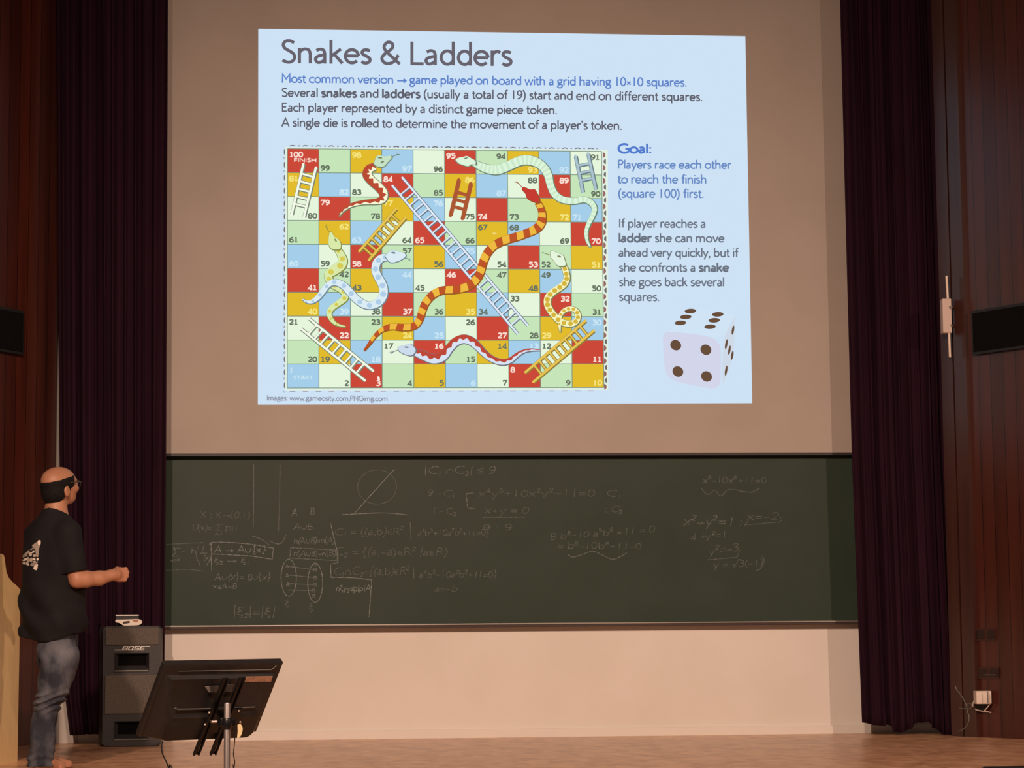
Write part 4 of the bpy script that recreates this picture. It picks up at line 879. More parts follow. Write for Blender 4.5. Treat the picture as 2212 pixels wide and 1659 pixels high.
# second prompter screen, only its top edge reaches the picture
q0 = at_depth(2121, 1655.4, 8.9); q1 = at_depth(2275, 1654.2, 8.9)
mon2 = thing('floor_monitor', tuple(((q0 + q1) / 2) * 1.0)[:2] + (0.0,), 'dark framed screen whose top edge peeks in at the lower right corner', 'monitor')
w2 = (q1 - q0).length; c2 = (q0 + q1) / 2
m = MB(); m.box((c2.x, c2.y, c2.z - 0.11), (w2, 0.03, 0.22), M_MONB, bev=0.008); m.build('screen_frame', mon2)
m = MB(); m.box((c2.x, c2.y - 0.0155, c2.z - 0.11), (w2 - 0.016, 0.003, 0.204), mat('grey_panel', (0.20, 0.20, 0.19), 0.4)); m.build('rear_panel', mon2)
m = MB(); m.tube([(c2.x, c2.y + 0.02, 0.01), (c2.x, c2.y + 0.02, c2.z - 0.12)], 0.012, M_CHROME, 16); m.build('pole', mon2)
m = MB(); m.tube([(c2.x, c2.y + 0.02, 0.0), (c2.x, c2.y + 0.02, 0.012), (c2.x, c2.y + 0.02, 0.02)], [0.14, 0.135, 0.02], M_MONB, 28); m.build('round_base', mon2)

# ------------------------------------------------------------------ fittings on the panelled walls
M_ACO = noisy('black_acoustic_cloth', (0.0075, 0.0072, 0.0068), (0.0055, 0.0052, 0.005), nscale=80, rough=0.95, spec=0.05)
def wall_panel(name, A, D, N_, pts, wide, label):
    """pts: (pixel of the upper and lower corner nearest the stage); the panel runs `wide` metres towards the audience"""
    a, b = on_wall(*pts[0], A, N_, 0.04), on_wall(*pts[1], A, N_, 0.04)
    t_ = thing(name, tuple(b), label, 'panel')
    s0, z1, z0 = (a - A).dot(D), a.z, b.z
    P = [A + D * s0, A + D * (s0 + wide)]
    def bx(e, off, dpt, mt, nm):
        q = [P[0] + D * e, P[1] - D * e, P[1] - D * e + N_ * dpt, P[0] + D * e + N_ * dpt]; m = MB()
        m.prism([p + N_ * off + Vector((0, 0, z0 + e)) for p in q], (0, 0, z1 - z0 - 2 * e), mt); m.build(nm, t_)
    bx(0, 0.001, 0.034, M_BLK, 'frame'); bx(0.02, 0.034, 0.008, M_ACO, 'cloth')
wall_panel('acoustic_panel', RW_A, RW_D, RW_N, ((2096, 672), (2099, 767)), 1.6, 'long black cloth panel on the right mahogany wall')
wall_panel('acoustic_panel', LW_A, LW_D, LW_N, ((54, 672), (53, 767)), 1.4, 'long black cloth panel on the left mahogany wall')

M_BOX = mat('cream_plastic', (0.60, 0.47, 0.40), 0.5)
def frontal_box(m, x0, y0, x1, y1, A, N_, off, dpt, mt, bev=0.004, skew=0.0):
    p = on_wall((x0 + x1) / 2, (y0 + y1) / 2, A, N_, off); s = FPX / ((p - C0).dot(M3 @ Vector((0, 0, -1))))
    m.box(tuple(p), ((x1 - x0) / s, dpt, (y1 - y0) / s), mt, None, bev); return p
rec = thing('wireless_receiver', tuple(on_wall(2046, 722, RW_A, RW_N, 0.10)), 'cream box with a thin rod above and below mounted high beside the right curtain', 'wireless receiver')
m = MB(); pr = frontal_box(m, 2033.5, 646, 2053.5, 721, RW_A, RW_N, 0.10, 0.07, M_BOX, 0.006); m.build('housing', rec)
M_ROD = mat('ivory_rod', (0.78, 0.63, 0.50), 0.45)
for (xa, ya, xb, yb_) in ((2044.5, 596, 2047.5, 648), (2050, 719, 2052.2, 772)):
    m = MB(); m.tube([on_wall(xa, ya, RW_A, RW_N, 0.10), on_wall(xb, yb_, RW_A, RW_N, 0.10)], 0.0085, M_ROD, 10); tag(m.build('antenna', rec), 'ivory antenna rod')
for y_ in (664, 704):
    m = MB(); m.tube([on_wall(2053, y_, RW_A, RW_N, 0.10), on_wall(2058, y_, RW_A, RW_N, 0.0)], 0.013, mat('grey_bracket', (0.2, 0.16, 0.14), 0.5), 8); m.build('bracket', rec)

M_PLATE = mat('brown_socket_plate', (0.050, 0.017, 0.012), 0.4)
M_PLATEI = mat('dark_socket_inset', (0.022, 0.009, 0.008), 0.4)
def socket(x0, y0, x1, y1, label, worn):
    p = on_wall((x0 + x1) / 2, (y0 + y1) / 2, RW_A, RW_N, 0.006); t_ = thing('wall_socket', tuple(p), label, 'socket', None)
    def pl(ax, ay, bx_, by, off, dp, mt, nm):
        m = MB(); q = [on_wall(x, y, RW_A, RW_N, off) for x, y in ((ax, by), (bx_, by), (bx_, ay), (ax, ay))]
        m.prism(q, RW_N * dp, mt); return m.build(nm, t_)
    pl(x0, y0, x1, y1, 0.001, 0.010, M_PLATE, 'plate')
    for k in range(2):
        w = (x1 - x0) / 2; pl(x0 + w * k + 3, y0 + 4, x0 + w * (k + 1) - 3, y1 - 4, 0.0112, 0.003, M_PLATEI, 'switch_inset')
    if worn: pl(x0 + 12, y1 - 9, x1 - 8, y1 - 7.6, 0.0145, 0.001, M_LIP, 'worn_mark')
socket(2106, 1358, 2152, 1384, 'dark brown socket plate on the right mahogany wall, upper of the two', False)
socket(2112, 1441, 2159, 1466, 'dark brown socket plate on the right mahogany wall just above the white box', True)

M_JB = noisy('white_box_plastic', (0.74, 0.64, 0.54), (0.66, 0.55, 0.45), nscale=14, rough=0.5)
jb = thing('junction_box', tuple(on_wall(2122, 1522, RW_A, RW_N, 0.06)), 'small white box with loose white wires on the right mahogany wall near the floor', 'junction box')
m = MB(); frontal_box(m, 2105.5, 1492.5, 2139, 1520.5, RW_A, RW_N, 0.06, 0.08, M_JB, 0.006); m.build('housing', jb)
m = MB(); frontal_box(m, 2132.6, 1493.5, 2135.0, 1519.5, RW_A, RW_N, 0.102, 0.004, M_LIP, 0.0005); m.build('lid_seam', jb)
M_WIRE = mat('white_wire', (0.66, 0.55, 0.46), 0.5); M_GWIRE = mat('grey_green_cable', (0.13, 0.125, 0.095), 0.5)
for pts in (((2106, 1510), (2102, 1519), (2101.5, 1526)), ((2138.5, 1521), (2133, 1528), (2126, 1536)), ((2107, 1532), (2113, 1534.5), (2124, 1536.5), (2133, 1537.5), (2140.5, 1539.5))):
    m = MB(); m.tube([on_wall(p[0], p[1], RW_A, RW_N, 0.035) for p in spline(pts, 5)], 0.0042, M_WIRE, 8); m.build('wire', jb, smooth=True)
m = MB(); m.prism([on_wall(*p, RW_A, RW_N, 0.01) for p in ((2108, 1521), (2138, 1521), (2127, 1536), (2110, 1531))], RW_N * 0.02, M_BLK); m.build('cable_hole', jb)
lc = thing('loose_cable', tuple(on_wall(2085, 1530, RW_A, RW_N, 0.03)), 'thin grey cable curving and looping between the right curtain and the small white box', 'cable')
def wall_cable(pts, r=0.0045, off=0.03):
    m = MB(); m.tube([on_wall(p[0], p[1], RW_A, RW_N, off) for p in spline(pts, 6)], r, M_GWIRE, 8); m.build('cable_strand', lc, smooth=True)
wall_cable(((2064, 1483), (2067, 1491), (2073, 1497.5), (2080, 1508), (2087, 1523), (2090, 1537), (2093.5, 1550), (2090, 1565), (2080, 1576), (2071, 1580.5)))
wall_cable(((2073, 1530), (2084, 1531), (2094, 1531), (2099, 1527), (2098, 1521), (2093, 1519.5), (2089, 1522), (2089, 1528)))
# ------------------------------------------------------------------ the lecturer
BPX, BPY = 105.0, 1664.0
PW = on_z(BPX, BPY, 0.0)
rdir = ray(BPX, 1355); rdir.z = 0; rdir.normalize()
PS = FPX / ((PW - C0).dot(M3 @ Vector((0, 0, -1))))
PR = math.atan2(-rdir.x, rdir.y)                 # turn so that local +y looks straight away from the camera
FR = Matrix.Translation(PW) @ Matrix.Rotation(PR, 4, 'Z')
ROLLK = 0.0066
def pp(px, py, d=0.0): return np.array(((px - BPX) / PS, d, (BPY - py) / PS))
FA = R(38)
Fv = np.array((math.cos(FA), math.sin(FA), 0)); Rv = np.array((math.sin(FA), -math.cos(FA), 0)); Zv = np.array((0, 0, 1.0))
class SDF:
    def __init__(s, lo, hi, h):
        s.lo = np.array(lo, float); s.h = h; s.n = np.ceil((np.array(hi) - s.lo) / h).astype(int) + 1
        s.F = np.full(s.n, 0.2, np.float32)
    def block(s, lo, hi):
        a = np.maximum(0, np.floor((np.array(lo) - s.lo) / s.h).astype(int)); b = np.minimum(s.n, np.ceil((np.array(hi) - s.lo) / s.h).astype(int) + 1)
        if np.any(b <= a): return None
        ax = [s.lo[i] + s.h * np.arange(a[i], b[i]) for i in range(3)]
        X, Y, Z = np.meshgrid(*ax, indexing='ij')
        return tuple(slice(a[i], b[i]) for i in range(3)), np.stack((X, Y, Z), -1)
    def put(s, lo, hi, fn, k=0.01, op='u', pad=0.05):
        B = s.block(np.array(lo) - pad, np.array(hi) + pad)
        if B is None: return
        sl, P = B; d = fn(P).astype(np.float32); F = s.F[sl]
        if op == 'u': hh = np.clip(0.5 + 0.5 * (F - d) / k, 0, 1); s.F[sl] = F * (1 - hh) + d * hh - k * hh * (1 - hh)
        elif op == 's': d = -d; hh = np.clip(0.5 - 0.5 * (F - d) / k, 0, 1); s.F[sl] = F * (1 - hh) + d * hh + k * hh * (1 - hh)
        elif op == 'i': s.F[sl] = np.maximum(F, d)
    def cap(s, a, b, ra, rb, k=0.012, op='u'):   # tapered capsule
        a, b = np.array(a, float), np.array(b, float); r = max(ra, rb)
        def fn(P):
            ab = b - a; t = np.clip(((P - a) @ ab) / (ab @ ab), 0, 1); return np.linalg.norm(P - a - t[..., None] * ab, axis=-1) - (ra + (rb - ra) * t)
        s.put(np.minimum(a, b) - r, np.maximum(a, b) + r, fn, k, op)
    def chain(s, pts, rs, k=0.012):
        for i in range(len(pts) - 1): s.cap(pts[i], pts[i + 1], rs[i], rs[i + 1], k)
    def ell(s, c, r, ax=None, k=0.012, op='u'):
        c = np.array(c, float); r = np.array(r, float); A = np.array(ax) if ax is not None else np.eye(3); m = r.max()
        def fn(P):
            q = (P - c) @ A.T / r; l = np.linalg.norm(q, axis=-1); g_ = np.linalg.norm(q / r, axis=-1) + 1e-9; return l * (l - 1) / g_
        s.put(c - m, c + m, fn, k, op)
    def mesh(s):
        F = s.F; n = np.array(F.shape); I = F < 0
        occ = sum(I[i:n[0] - 1 + i, j:n[1] - 1 + j, k:n[2] - 1 + k].astype(np.int8) for i in (0, 1) for j in (0, 1) for k in (0, 1))
        act = (occ > 0) & (occ < 8); idx = -np.ones(act.shape, np.int64); cells = np.argwhere(act); idx[act] = np.arange(len(cells))
        acc = np.zeros((len(cells), 3)); cnt = np.zeros(len(cells))
        cor = [np.array((i, j, k)) for i in (0, 1) for j in (0, 1) for k in (0, 1)]
        for a in cor:
            for ax in range(3):
                if a[ax]: continue
                b = a.copy(); b[ax] = 1; pa = cells + a; pb = cells + b
                fa = F[pa[:, 0], pa[:, 1], pa[:, 2]]; fb = F[pb[:, 0], pb[:, 1], pb[:, 2]]; m = (fa < 0) != (fb < 0)
                t = np.where(m, fa / np.where(m, fa - fb, 1), 0); q = a + t[:, None] * (b - a); acc[m] += q[m]; cnt[m] += 1
        V = s.lo + s.h * (cells + acc / cnt[:, None])
        faces = []
        for ax in range(3):
            o1, o2 = [(1, 2), (2, 0), (0, 1)][ax]
            sl0 = [slice(None)] * 3; sl1 = [slice(None)] * 3; sl0[ax] = slice(0, -1); sl1[ax] = slice(1, None)
            A, B = I[tuple(sl0)], I[tuple(sl1)]; ch = np.argwhere(A != B)
            ok = (ch[:, o1] > 0) & (ch[:, o2] > 0) & (ch[:, o1] < n[o1] - 1) & (ch[:, o2] < n[o2] - 1); ch = ch[ok]
            def cid(d1, d2): c = ch.copy(); c[:, o1] += d1; c[:, o2] += d2; return idx[c[:, 0], c[:, 1], c[:, 2]]
            q = np.stack((cid(-1, -1), cid(0, -1), cid(0, 0), cid(-1, 0)), 1)
            fl = ~A[ch[:, 0], ch[:, 1], ch[:, 2]]; q[fl] = q[fl][:, ::-1]; faces.append(q)
        return V, np.concatenate(faces)
def sdf_obj(s, name, parent, m, smooth_it=1):
    V, Fc = s.mesh()
    me = bpy.data.meshes.new(name); me.from_pydata(V.tolist(), [], Fc.tolist()); me.materials.append(m)
    bm = bmesh.new(); bm.from_mesh(me)
    for _ in range(smooth_it): bmesh.ops.smooth_vert(bm, verts=bm.verts, factor=0.4, use_axis_x=True, use_axis_y=True, use_axis_z=True)
    bmesh.ops.recalc_face_normals(bm, faces=bm.faces); bm.to_mesh(me); bm.free()
    me.polygons.foreach_set('use_smooth', [True] * len(me.polygons))
    o = bpy.data.objects.new(name, me); COL.objects.link(o); o.parent = parent
    return o
M_SKIN = noisy('brown_skin', (0.42, 0.20, 0.115), (0.35, 0.16, 0.09), nscale=9, rough=0.5, spec=0.35)
M_HAIR = noisy('black_hair', (0.005, 0.0045, 0.005), (0.009, 0.008, 0.0085), scale=(1, 1, 0.3), nscale=120, rough=0.75, bump=0.3, spec=0.15)
M_TEE = noisy('charcoal_black_cotton', (0.0135, 0.0125, 0.0140), (0.0105, 0.0100, 0.0115), nscale=7, rough=0.9, spec=0.15)
M_DENIM = noisy('faded_blue_denim', (0.026, 0.030, 0.042), (0.150, 0.155, 0.175), scale=(1, 1, 0.7), nscale=7, detail=5, rough=0.85, lo=0.42, hi=0.70, spec=0.2)
man = thing('person', tuple(PW), 'balding person in a black t-shirt and jeans facing the slide, one fist held out', 'person')
man.rotation_euler = (0, 0, PR)

# head and body -----------------------------------------------------
HC = pp(118.5, 1045, 0.02)                       # middle of the skull
HF = R(40); hF = np.array((math.cos(HF), math.sin(HF), 0.10)); hF /= np.linalg.norm(hF)
hR = np.array((math.sin(HF), -math.cos(HF), 0)); hU = np.cross(hR, hF)
HAX = [hF, hR, hU]
def hp(f, r, u): return HC + hF * f + hR * r + hU * u
B = SDF((-0.22, -0.40, -0.005), (0.50, 0.48, 1.78), 0.005)
B.ell(hp(-0.004, 0, 0.020), (0.108, 0.083, 0.080), HAX, 0.01)      # cranium
B.ell(hp(0.040, 0, -0.035), (0.066, 0.064, 0.080), HAX, 0.03)       # face
B.ell(hp(0.056, 0, -0.080), (0.044, 0.046, 0.034), HAX, 0.025)      # jaw and chin
B.ell(hp(0.090, 0, 0.018), (0.020, 0.050, 0.016), HAX, 0.015)       # brow
B.cap(hp(0.104, 0, 0.006), hp(0.124, 0, -0.030), 0.008, 0.013, 0.010)  # nose
for s_ in (1, -1):
    B.ell(hp(0.118, 0.012 * s_, -0.034), (0.010, 0.008, 0.007), HAX, 0.006)
    B.ell(hp(0.103, 0.034 * s_, -0.002), (0.012, 0.017, 0.010), HAX, 0.008, 's')   # eye socket
    B.ell(hp(0.094, 0.034 * s_, -0.002), (0.012, 0.014, 0.011), HAX, 0.004)        # eyeball under the lid
    B.ell(hp(0.078, 0.044 * s_, -0.030), (0.026, 0.022, 0.020), HAX, 0.02)         # cheek
    B.ell(hp(-0.012, 0.081 * s_, -0.042), (0.021, 0.010, 0.033), HAX, 0.008)        # ear
    B.ell(hp(-0.006, 0.091 * s_, -0.038), (0.009, 0.006, 0.016), HAX, 0.006, 's')
B.ell(hp(0.103, 0, -0.058), (0.012, 0.025, 0.007), HAX, 0.008)      # lips
B.ell(hp(0.103, 0, -0.068), (0.010, 0.021, 0.007), HAX, 0.008)
B.cap(hp(-0.022, 0, -0.055), pp(113, 1112, 0.01), 0.054, 0.062, 0.02)   # neck
B.cap(pp(114, 1098, 0.02), pp(113, 1130, 0.03), 0.056, 0.075, 0.02)
TC = {}
def tube_fn(zs, cx, cy, ra, rb, e=2.4):
    zs = np.array(zs)[::-1]; cx, cy, ra, rb = [np.array(a)[::-1] for a in (cx, cy, ra, rb)]
    def fn(P):
        z = P[..., 2]; X = np.interp(z, zs, cx); Y = np.interp(z, zs, cy); a = np.interp(z, zs, ra); b = np.interp(z, zs, rb)
        dx, dy = P[..., 0] - X, P[..., 1] - Y
        lr_ = (dx * Rv[0] + dy * Rv[1]) / a; lf = (dx * Fv[0] + dy * Fv[1]) / b
        q = (np.abs(lr_) ** e + np.abs(lf) ** e) ** (1 / e)
        d = (q - 1) * np.minimum(a, b)
        return np.maximum(d, np.maximum(z - zs[-1], zs[0] - z))
    return fn
zrow = [(BPY - y) / PS for y in (1094, 1104, 1114, 1126, 1144, 1170, 1200, 1260, 1310, 1345, 1392)]
cxr = [(x - BPX) / PS for x in (112, 112, 110, 107.5, 105.5, 104.5, 105, 108, 109.5, 109, 107)]
cyr = [0.01, 0.01, 0.015, 0.02, 0.02, 0.02, 0.02, 0.02, 0.02, 0.02, 0.02]
wr = [0.062, 0.076, 0.102, 0.148, 0.184, 0.194, 0.196, 0.197, 0.198, 0.196, 0.190]
dr = [0.066, 0.072, 0.082, 0.098, 0.114, 0.128, 0.136, 0.152, 0.164, 0.164, 0.150]
sh = 0.016
B.put((-0.24, -0.24, zrow[-2]), (0.28, 0.3, zrow[0]), tube_fn(zrow[:-1], cxr[:-1], cyr[:-1], [w - sh - 0.05 * max(0, i - 6) / 3 for i, w in enumerate(wr[:-1])], [d - sh - 0.04 * max(0, i - 6) / 3 for i, d in enumerate(dr[:-1])]), 0.02)
# right arm and fist
SHO = pp(141, 1162, -0.118); ELB = pp(160, 1254, -0.165); WRI = pp(234, 1245, -0.085)
B.chain([SHO, pp(148, 1215, -0.142), ELB], [0.044, 0.048, 0.046], 0.02)
B.chain([ELB, pp(176, 1254, -0.150), pp(206, 1252, -0.12), WRI], [0.045, 0.0455, 0.0395, 0.031], 0.02)
B.ell(pp(158, 1263, -0.168), (0.026, 0.026, 0.022), None, 0.02)
hx = np.array((0.93, 0.36, 0.06)); hx /= np.linalg.norm(hx); hz_ = np.array((-0.02, 0, 1.0)); hy = np.cross(hz_, hx); hy /= np.linalg.norm(hy); hz_ = np.cross(hx, hy)
HAN = [hx, hy, hz_]
def hd(x, y, z): return WRI + hx * x + hy * y + hz_ * z              # y points away from the camera
B.ell(hd(0.052, 0.006, 0.000), (0.048, 0.020, 0.043), HAN, 0.014)
B.cap(WRI, hd(0.03, 0, 0), 0.029, 0.030, 0.015)
for i, (z_, x_, r_) in enumerate(((0.030, 0.086, 0.0112), (0.010, 0.094, 0.0116), (-0.011, 0.090, 0.0110), (-0.030, 0.079, 0.0098))):
    kn = hd(x_, -0.002, z_); p1 = hd(x_ + 0.012, 0.030, z_ - 0.003); p2 = hd(x_ - 0.018, 0.048, z_ - 0.003); p3 = hd(x_ - 0.034, 0.030, z_ - 0.002)
    B.cap(hd(x_ - 0.05, 0.0, z_ * 0.8), kn, 0.011, r_ + 0.001, 0.008)
    B.chain([kn, p1, p2, p3], [r_ + 0.001, r_, r_ - 0.001, r_ - 0.002], 0.003)
B.chain([hd(0.022, 0.016, 0.024), hd(0.048, 0.034, 0.035), hd(0.074, 0.047, 0.032), hd(0.090, 0.055, 0.022)], [0.014, 0.0125, 0.0115, 0.010], 0.005)   # thumb
# left arm, bent in front of the belly
SH2 = pp(72, 1164, 0.157); EL2 = pp(88, 1270, 0.24); WR2 = pp(128, 1296, 0.33)
B.chain([SH2, EL2], [0.044, 0.046], 0.02); B.chain([EL2, WR2], [0.044, 0.029], 0.02)
W2 = (WR2 - EL2) / np.linalg.norm(WR2 - EL2); S2_ = np.cross(W2, Zv); S2_ /= np.linalg.norm(S2_)
B.cap(WR2, WR2 + W2 * 0.07, 0.028, 0.030, 0.015)
for i, l_ in enumerate((0.06, 0.068, 0.064, 0.05)):
    b0 = WR2 + W2 * 0.085 + Zv * (0.030 - 0.02 * i); B.chain([b0, b0 + W2 * l_ * 0.5 - S2_ * 0.01, b0 + W2 * l_ - S2_ * 0.03], [0.0105, 0.0095, 0.0082], 0.004)
B.chain([WR2 + W2 * 0.03 + Zv * 0.02, WR2 + W2 * 0.06 + Zv * 0.05, WR2 + W2 * 0.09 + Zv * 0.06], [0.013, 0.0115, 0.0095], 0.006)
# legs and feet
def legpts(dd): return [pp(120, 1395, dd * 0.5), pp(116, 1488, dd * 1.1), pp(103, 1520, dd * 1.1), pp(92, 1580, dd), pp(90, 1640, dd)]
for dd in (-0.07, 0.08):
    B.chain(legpts(dd), [0.058, 0.050, 0.044, 0.044, 0.040], 0.02)
    an = pp(90 if dd < 0 else 98, 1642, dd); f_ = Fv if dd < 0 else np.array((0.9, 0.43, 0))
    B.chain([an, an + f_ * 0.05 + np.array((0, 0, -0.018)), an + f_ * 0.14 + np.array((0, 0, -0.034))], [0.036, 0.034, 0.024], 0.02)
    B.cap(an - f_ * 0.03 + np.array((0, 0, -0.028)), an + f_ * 0.13 + np.array((0, 0, -0.036)), 0.027, 0.022, 0.02)
    sr = np.array((f_[1], -f_[0], 0))
    for i in range(5):
        b0 = an + f_ * (0.145 - 0.008 * i) + sr * (0.028 - 0.0145 * (4 - i) if False else (i - 2) * 0.0145) + np.array((0, 0, -0.042)); B.cap(b0, b0 + f_ * (0.034 - 0.003 * i), 0.011, 0.0088, 0.006)
B.put((-1, -1, -0.05), (1, 1, 0.03), lambda P: 0.002 - P[..., 2], 0.002, 'i')
body = sdf_obj(B, 'body', man, M_SKIN)

# hair: fringe around the back and the sides of a bald crown
H = SDF(HC - 0.16, HC + 0.16, 0.003)
H.ell(hp(-0.006, 0, 0.016), (0.113, 0.089, 0.083), HAX, 0.01)
H.ell(hp(-0.030, 0, -0.046), (0.082, 0.079, 0.078), HAX, 0.02)
rn = np.random.default_rng(3); fr = rn.normal(size=(5, 3)) * 90; fp = rn.uniform(0, 6.28, 5)
def hair_cut(P):
    q = P - HC; f, r, u = q @ hF, np.abs(q @ hR), q @ hU
    nz = sum(np.sin(P @ fr[i] + fp[i]) for i in range(5)) * 0.0004
    top = u - (0.014 + 0.20 * np.clip(f + 0.10, 0, 0.2)) + nz * 1.5           # rises towards the temple
    front = f - (0.052 - 0.10 * np.clip(-u - 0.0, 0, 0.1) * 4.4) + nz               # sideburn slants back to the nape
    front2 = f - np.where(u > -0.03, 0.056, 0.056 - (-0.03 - u) * 1.55) + nz
    nape = -0.118 - u + 0.25 * np.clip(f + 0.05, 0, 1) + nz
    ear = 0.021 - np.linalg.norm(np.stack((f + 0.010, (u + 0.048) * 0.62), -1), axis=-1)
    ear = np.where(r > 0.05, ear, -1)
    return np.maximum.reduce([top, front2, nape, ear])
H.put(HC - 0.16, HC + 0.16, hair_cut, 0.001, 'i', 0.0)
hair = sdf_obj(H, 'hair', man, M_HAIR, 1)
# glasses
gl = MB(); M_GL = mat('dark_glasses_frame', (0.05, 0.03, 0.02), 0.3)
for s_ in (1, -1):
    gl.tube([Vector(hp(0.006, 0.092 * s_, 0.006)), Vector(hp(0.06, 0.083 * s_, 0.006)), Vector(hp(0.112, 0.066 * s_, 0.004))], 0.0024, M_GL, 8)
    gl.tube([Vector(hp(0.118 - 0.010 * abs(math.cos(R(a))) * (1 if math.cos(R(a)) > 0 else 0), (0.036 + 0.026 * math.cos(R(a))) * s_, -0.004 + 0.019 * math.sin(R(a)))) for a in range(0, 361, 24)], 0.0020, M_GL, 6, False)
gl.tube([Vector(hp(0.120, 0.010, 0.002)), Vector(hp(0.123, 0, 0.005)), Vector(hp(0.120, -0.010, 0.002))], 0.002, M_GL, 6)
def local_build(mb_, name, parent, smooth=True):
    me = bpy.data.meshes.new(name); me.from_pydata([tuple(v) for v in mb_.v], [], mb_.f)
    for m in mb_.mats: me.materials.append(m)
    me.polygons.foreach_set('material_index', mb_.m)
    me.polygons.foreach_set('use_smooth', [smooth] * len(me.polygons))
    o = bpy.data.objects.new(name, me); COL.objects.link(o); o.parent = parent; return o
glasses = local_build(gl, 'glasses', man)

# t-shirt
T = SDF((-0.26, -0.34, 0.66), (0.30, 0.40, 1.52), 0.0045)
tf = tube_fn(zrow, cxr, cyr, wr, dr, 2.35)
rw = np.random.default_rng(11)
def folds(P):
    x, y, z = P[..., 0], P[..., 1], P[..., 2]
    low = np.clip((1.12 - z) / 0.35, 0, 1); s_ = x * Rv[0] + y * Rv[1]
    d = 0.010 * low * np.sin(38 * z + 26 * x + 9 * y + 2.2 * np.sin(14 * s_ + 1)) + 0.006 * np.sin(22 * (x + 0.4 * z) - 17 * y + 3 * np.sin(7 * z))
    d += 0.006 * np.clip((0.86 - z) / 0.14, 0, 1) * np.sin(34 * x + 21 * y)
    return d
T.put((-0.26, -0.30, zrow[-1]), (0.30, 0.32, zrow[0]), lambda P: tf(P) + folds(P), 0.012)
T.cap(pp(140, 1152, -0.115), pp(157, 1240, -0.165), 0.068, 0.064, 0.035)
T.cap(pp(72, 1156, 0.155), pp(82, 1240, 0.215), 0.068, 0.064, 0.035)
# sleeve openings, neckline, hem
def plane(p, nrm): p, nrm = np.array(p, float), np.array(nrm, float) / np.linalg.norm(nrm); return lambda P: (P - p) @ nrm
def sleeve_cut(P):
    a = plane(pp(156, 1238, -0.165), (0.13, -0.02, -1))(P)                # below the right sleeve opening
    near = np.linalg.norm((P - pp(157, 1240, -0.165)), axis=-1) - 0.105
    return np.maximum(-a, near)
SHT = T.F.copy()
aR = pp(157, 1241, -0.165)
B2 = T.block(aR - 0.09, aR + 0.09)
sl, P = B2; cut = np.maximum(-plane(pp(156.5, 1238.5, -0.165), (0.20, -0.05, -1))(P), 0)
d_arm = np.linalg.norm(P - aR, axis=-1) - 0.085
inside_torso = tf(P) + folds(P)
beyond = plane(pp(156.5, 1238.5, -0.165), (0.20, -0.05, -1))(P)          # >0 past the opening
Fs = T.F[sl]; T.F[sl] = np.where(beyond > -0.004, np.maximum(Fs, np.minimum(inside_torso, beyond + 0.0)), Fs)
aL = pp(82, 1240, 0.215); sl, P = T.block(aL - 0.09, aL + 0.09); beyond = plane(pp(82, 1238, 0.215), (0.1, 0.1, -1))(P)
Fs = T.F[sl]; T.F[sl] = np.where(beyond > -0.004, np.maximum(Fs, np.minimum(tf(P) + folds(P), beyond)), Fs)
sl, P = T.block((-0.3, -0.35, 1.36), (0.3, 0.4, 1.52))
T.F[sl] = np.maximum(T.F[sl], plane(pp(112, 1110.5, 0.01), (0.27, 0.36, 1))(P))
sl, P = T.block((-0.3, -0.35, 0.66), (0.3, 0.4, 0.86))
x = P[..., 0]; hemz = (BPY - (1376 + 13 * np.exp(-((x + 0.03) / 0.09) ** 2) - 8 * np.clip((x - 0.05) / 0.12, 0, 1))) / PS
T.F[sl] = np.maximum(T.F[sl], (hemz - P[..., 2]) + 0.003 * np.sin(40 * x + 30 * P[..., 1]))
tee = sdf_obj(T, 't_shirt', man, M_TEE)
# neckline rib
nb = MB()
ring_ = []
# jeans
J = SDF((-0.24, -0.28, 0.0), (0.28, 0.34, 0.86), 0.0045)
def leg_fn(dd):
    rows = [(1352, 120, .082, dd * .6), (1375, 123, .098, dd * .6), (1400, 124, .112, dd * .8), (1440, 121, .106, dd * 1.05), (1478, 116.5, .092, dd * 1.1), (1496, 114, .086, dd * 1.12), (1508, 108, .080, dd * 1.12), (1522, 101, .073, dd * 1.1), (1545, 95.5, .067, dd * 1.05), (1600, 90.5, .068, dd), (1634, 88.5, .069, dd), (1654, 88, .070, dd)]
    zs = np.array([(BPY - r[0]) / PS for r in rows])[::-1]; xs = np.array([(r[1] - BPX) / PS for r in rows])[::-1]; rs = np.array([r[2] for r in rows])[::-1]; ys = np.array([r[3] for r in rows])[::-1]
    ph = 0.0 if dd < 0 else 1.7
    def fn(P):
        x, y, z = P[..., 0], P[..., 1], P[..., 2]
        X, Y, r = np.interp(z, zs, xs), np.interp(z, zs, ys), np.interp(z, zs, rs)
        dx, dy = x - X, y - Y; d = np.sqrt((dx / 1.0) ** 2 + (dy / 0.88) ** 2) - r
        kn = np.exp(-((z - (BPY - 1517) / PS) / 0.05) ** 2); an = np.exp(-((z - (BPY - 1640) / PS) / 0.05) ** 2); hip = np.clip((z - 0.48) / 0.2, 0, 1) * np.clip((0.78 - z) / 0.06, 0, 1)
        ang = np.arctan2(dy, dx)
        d = d + kn * 0.011 * np.sin(150 * z - 40 * dx * 1.0 + 1.5 * np.sin(2 * ang) + ph) + an * 0.006 * np.sin(135 * z + 1.3 * np.sin(ang * 2 + 1) + ph)
        d = d + 0.006 * np.sin(30 * z + 3.0 * ang + ph) + hip * 0.011 * np.sin(26 * z - 46 * dx + 2 * ang + ph)
        return np.maximum(d * 0.8, np.maximum(z - zs[-1], zs[0] - z))
    return fn
for dd in (-0.07, 0.08): J.put((-0.2, dd - 0.16, 0.0), (0.26, dd + 0.16, 0.84), leg_fn(dd), 0.016)
jeans = sdf_obj(J, 'jeans', man, M_DENIM)

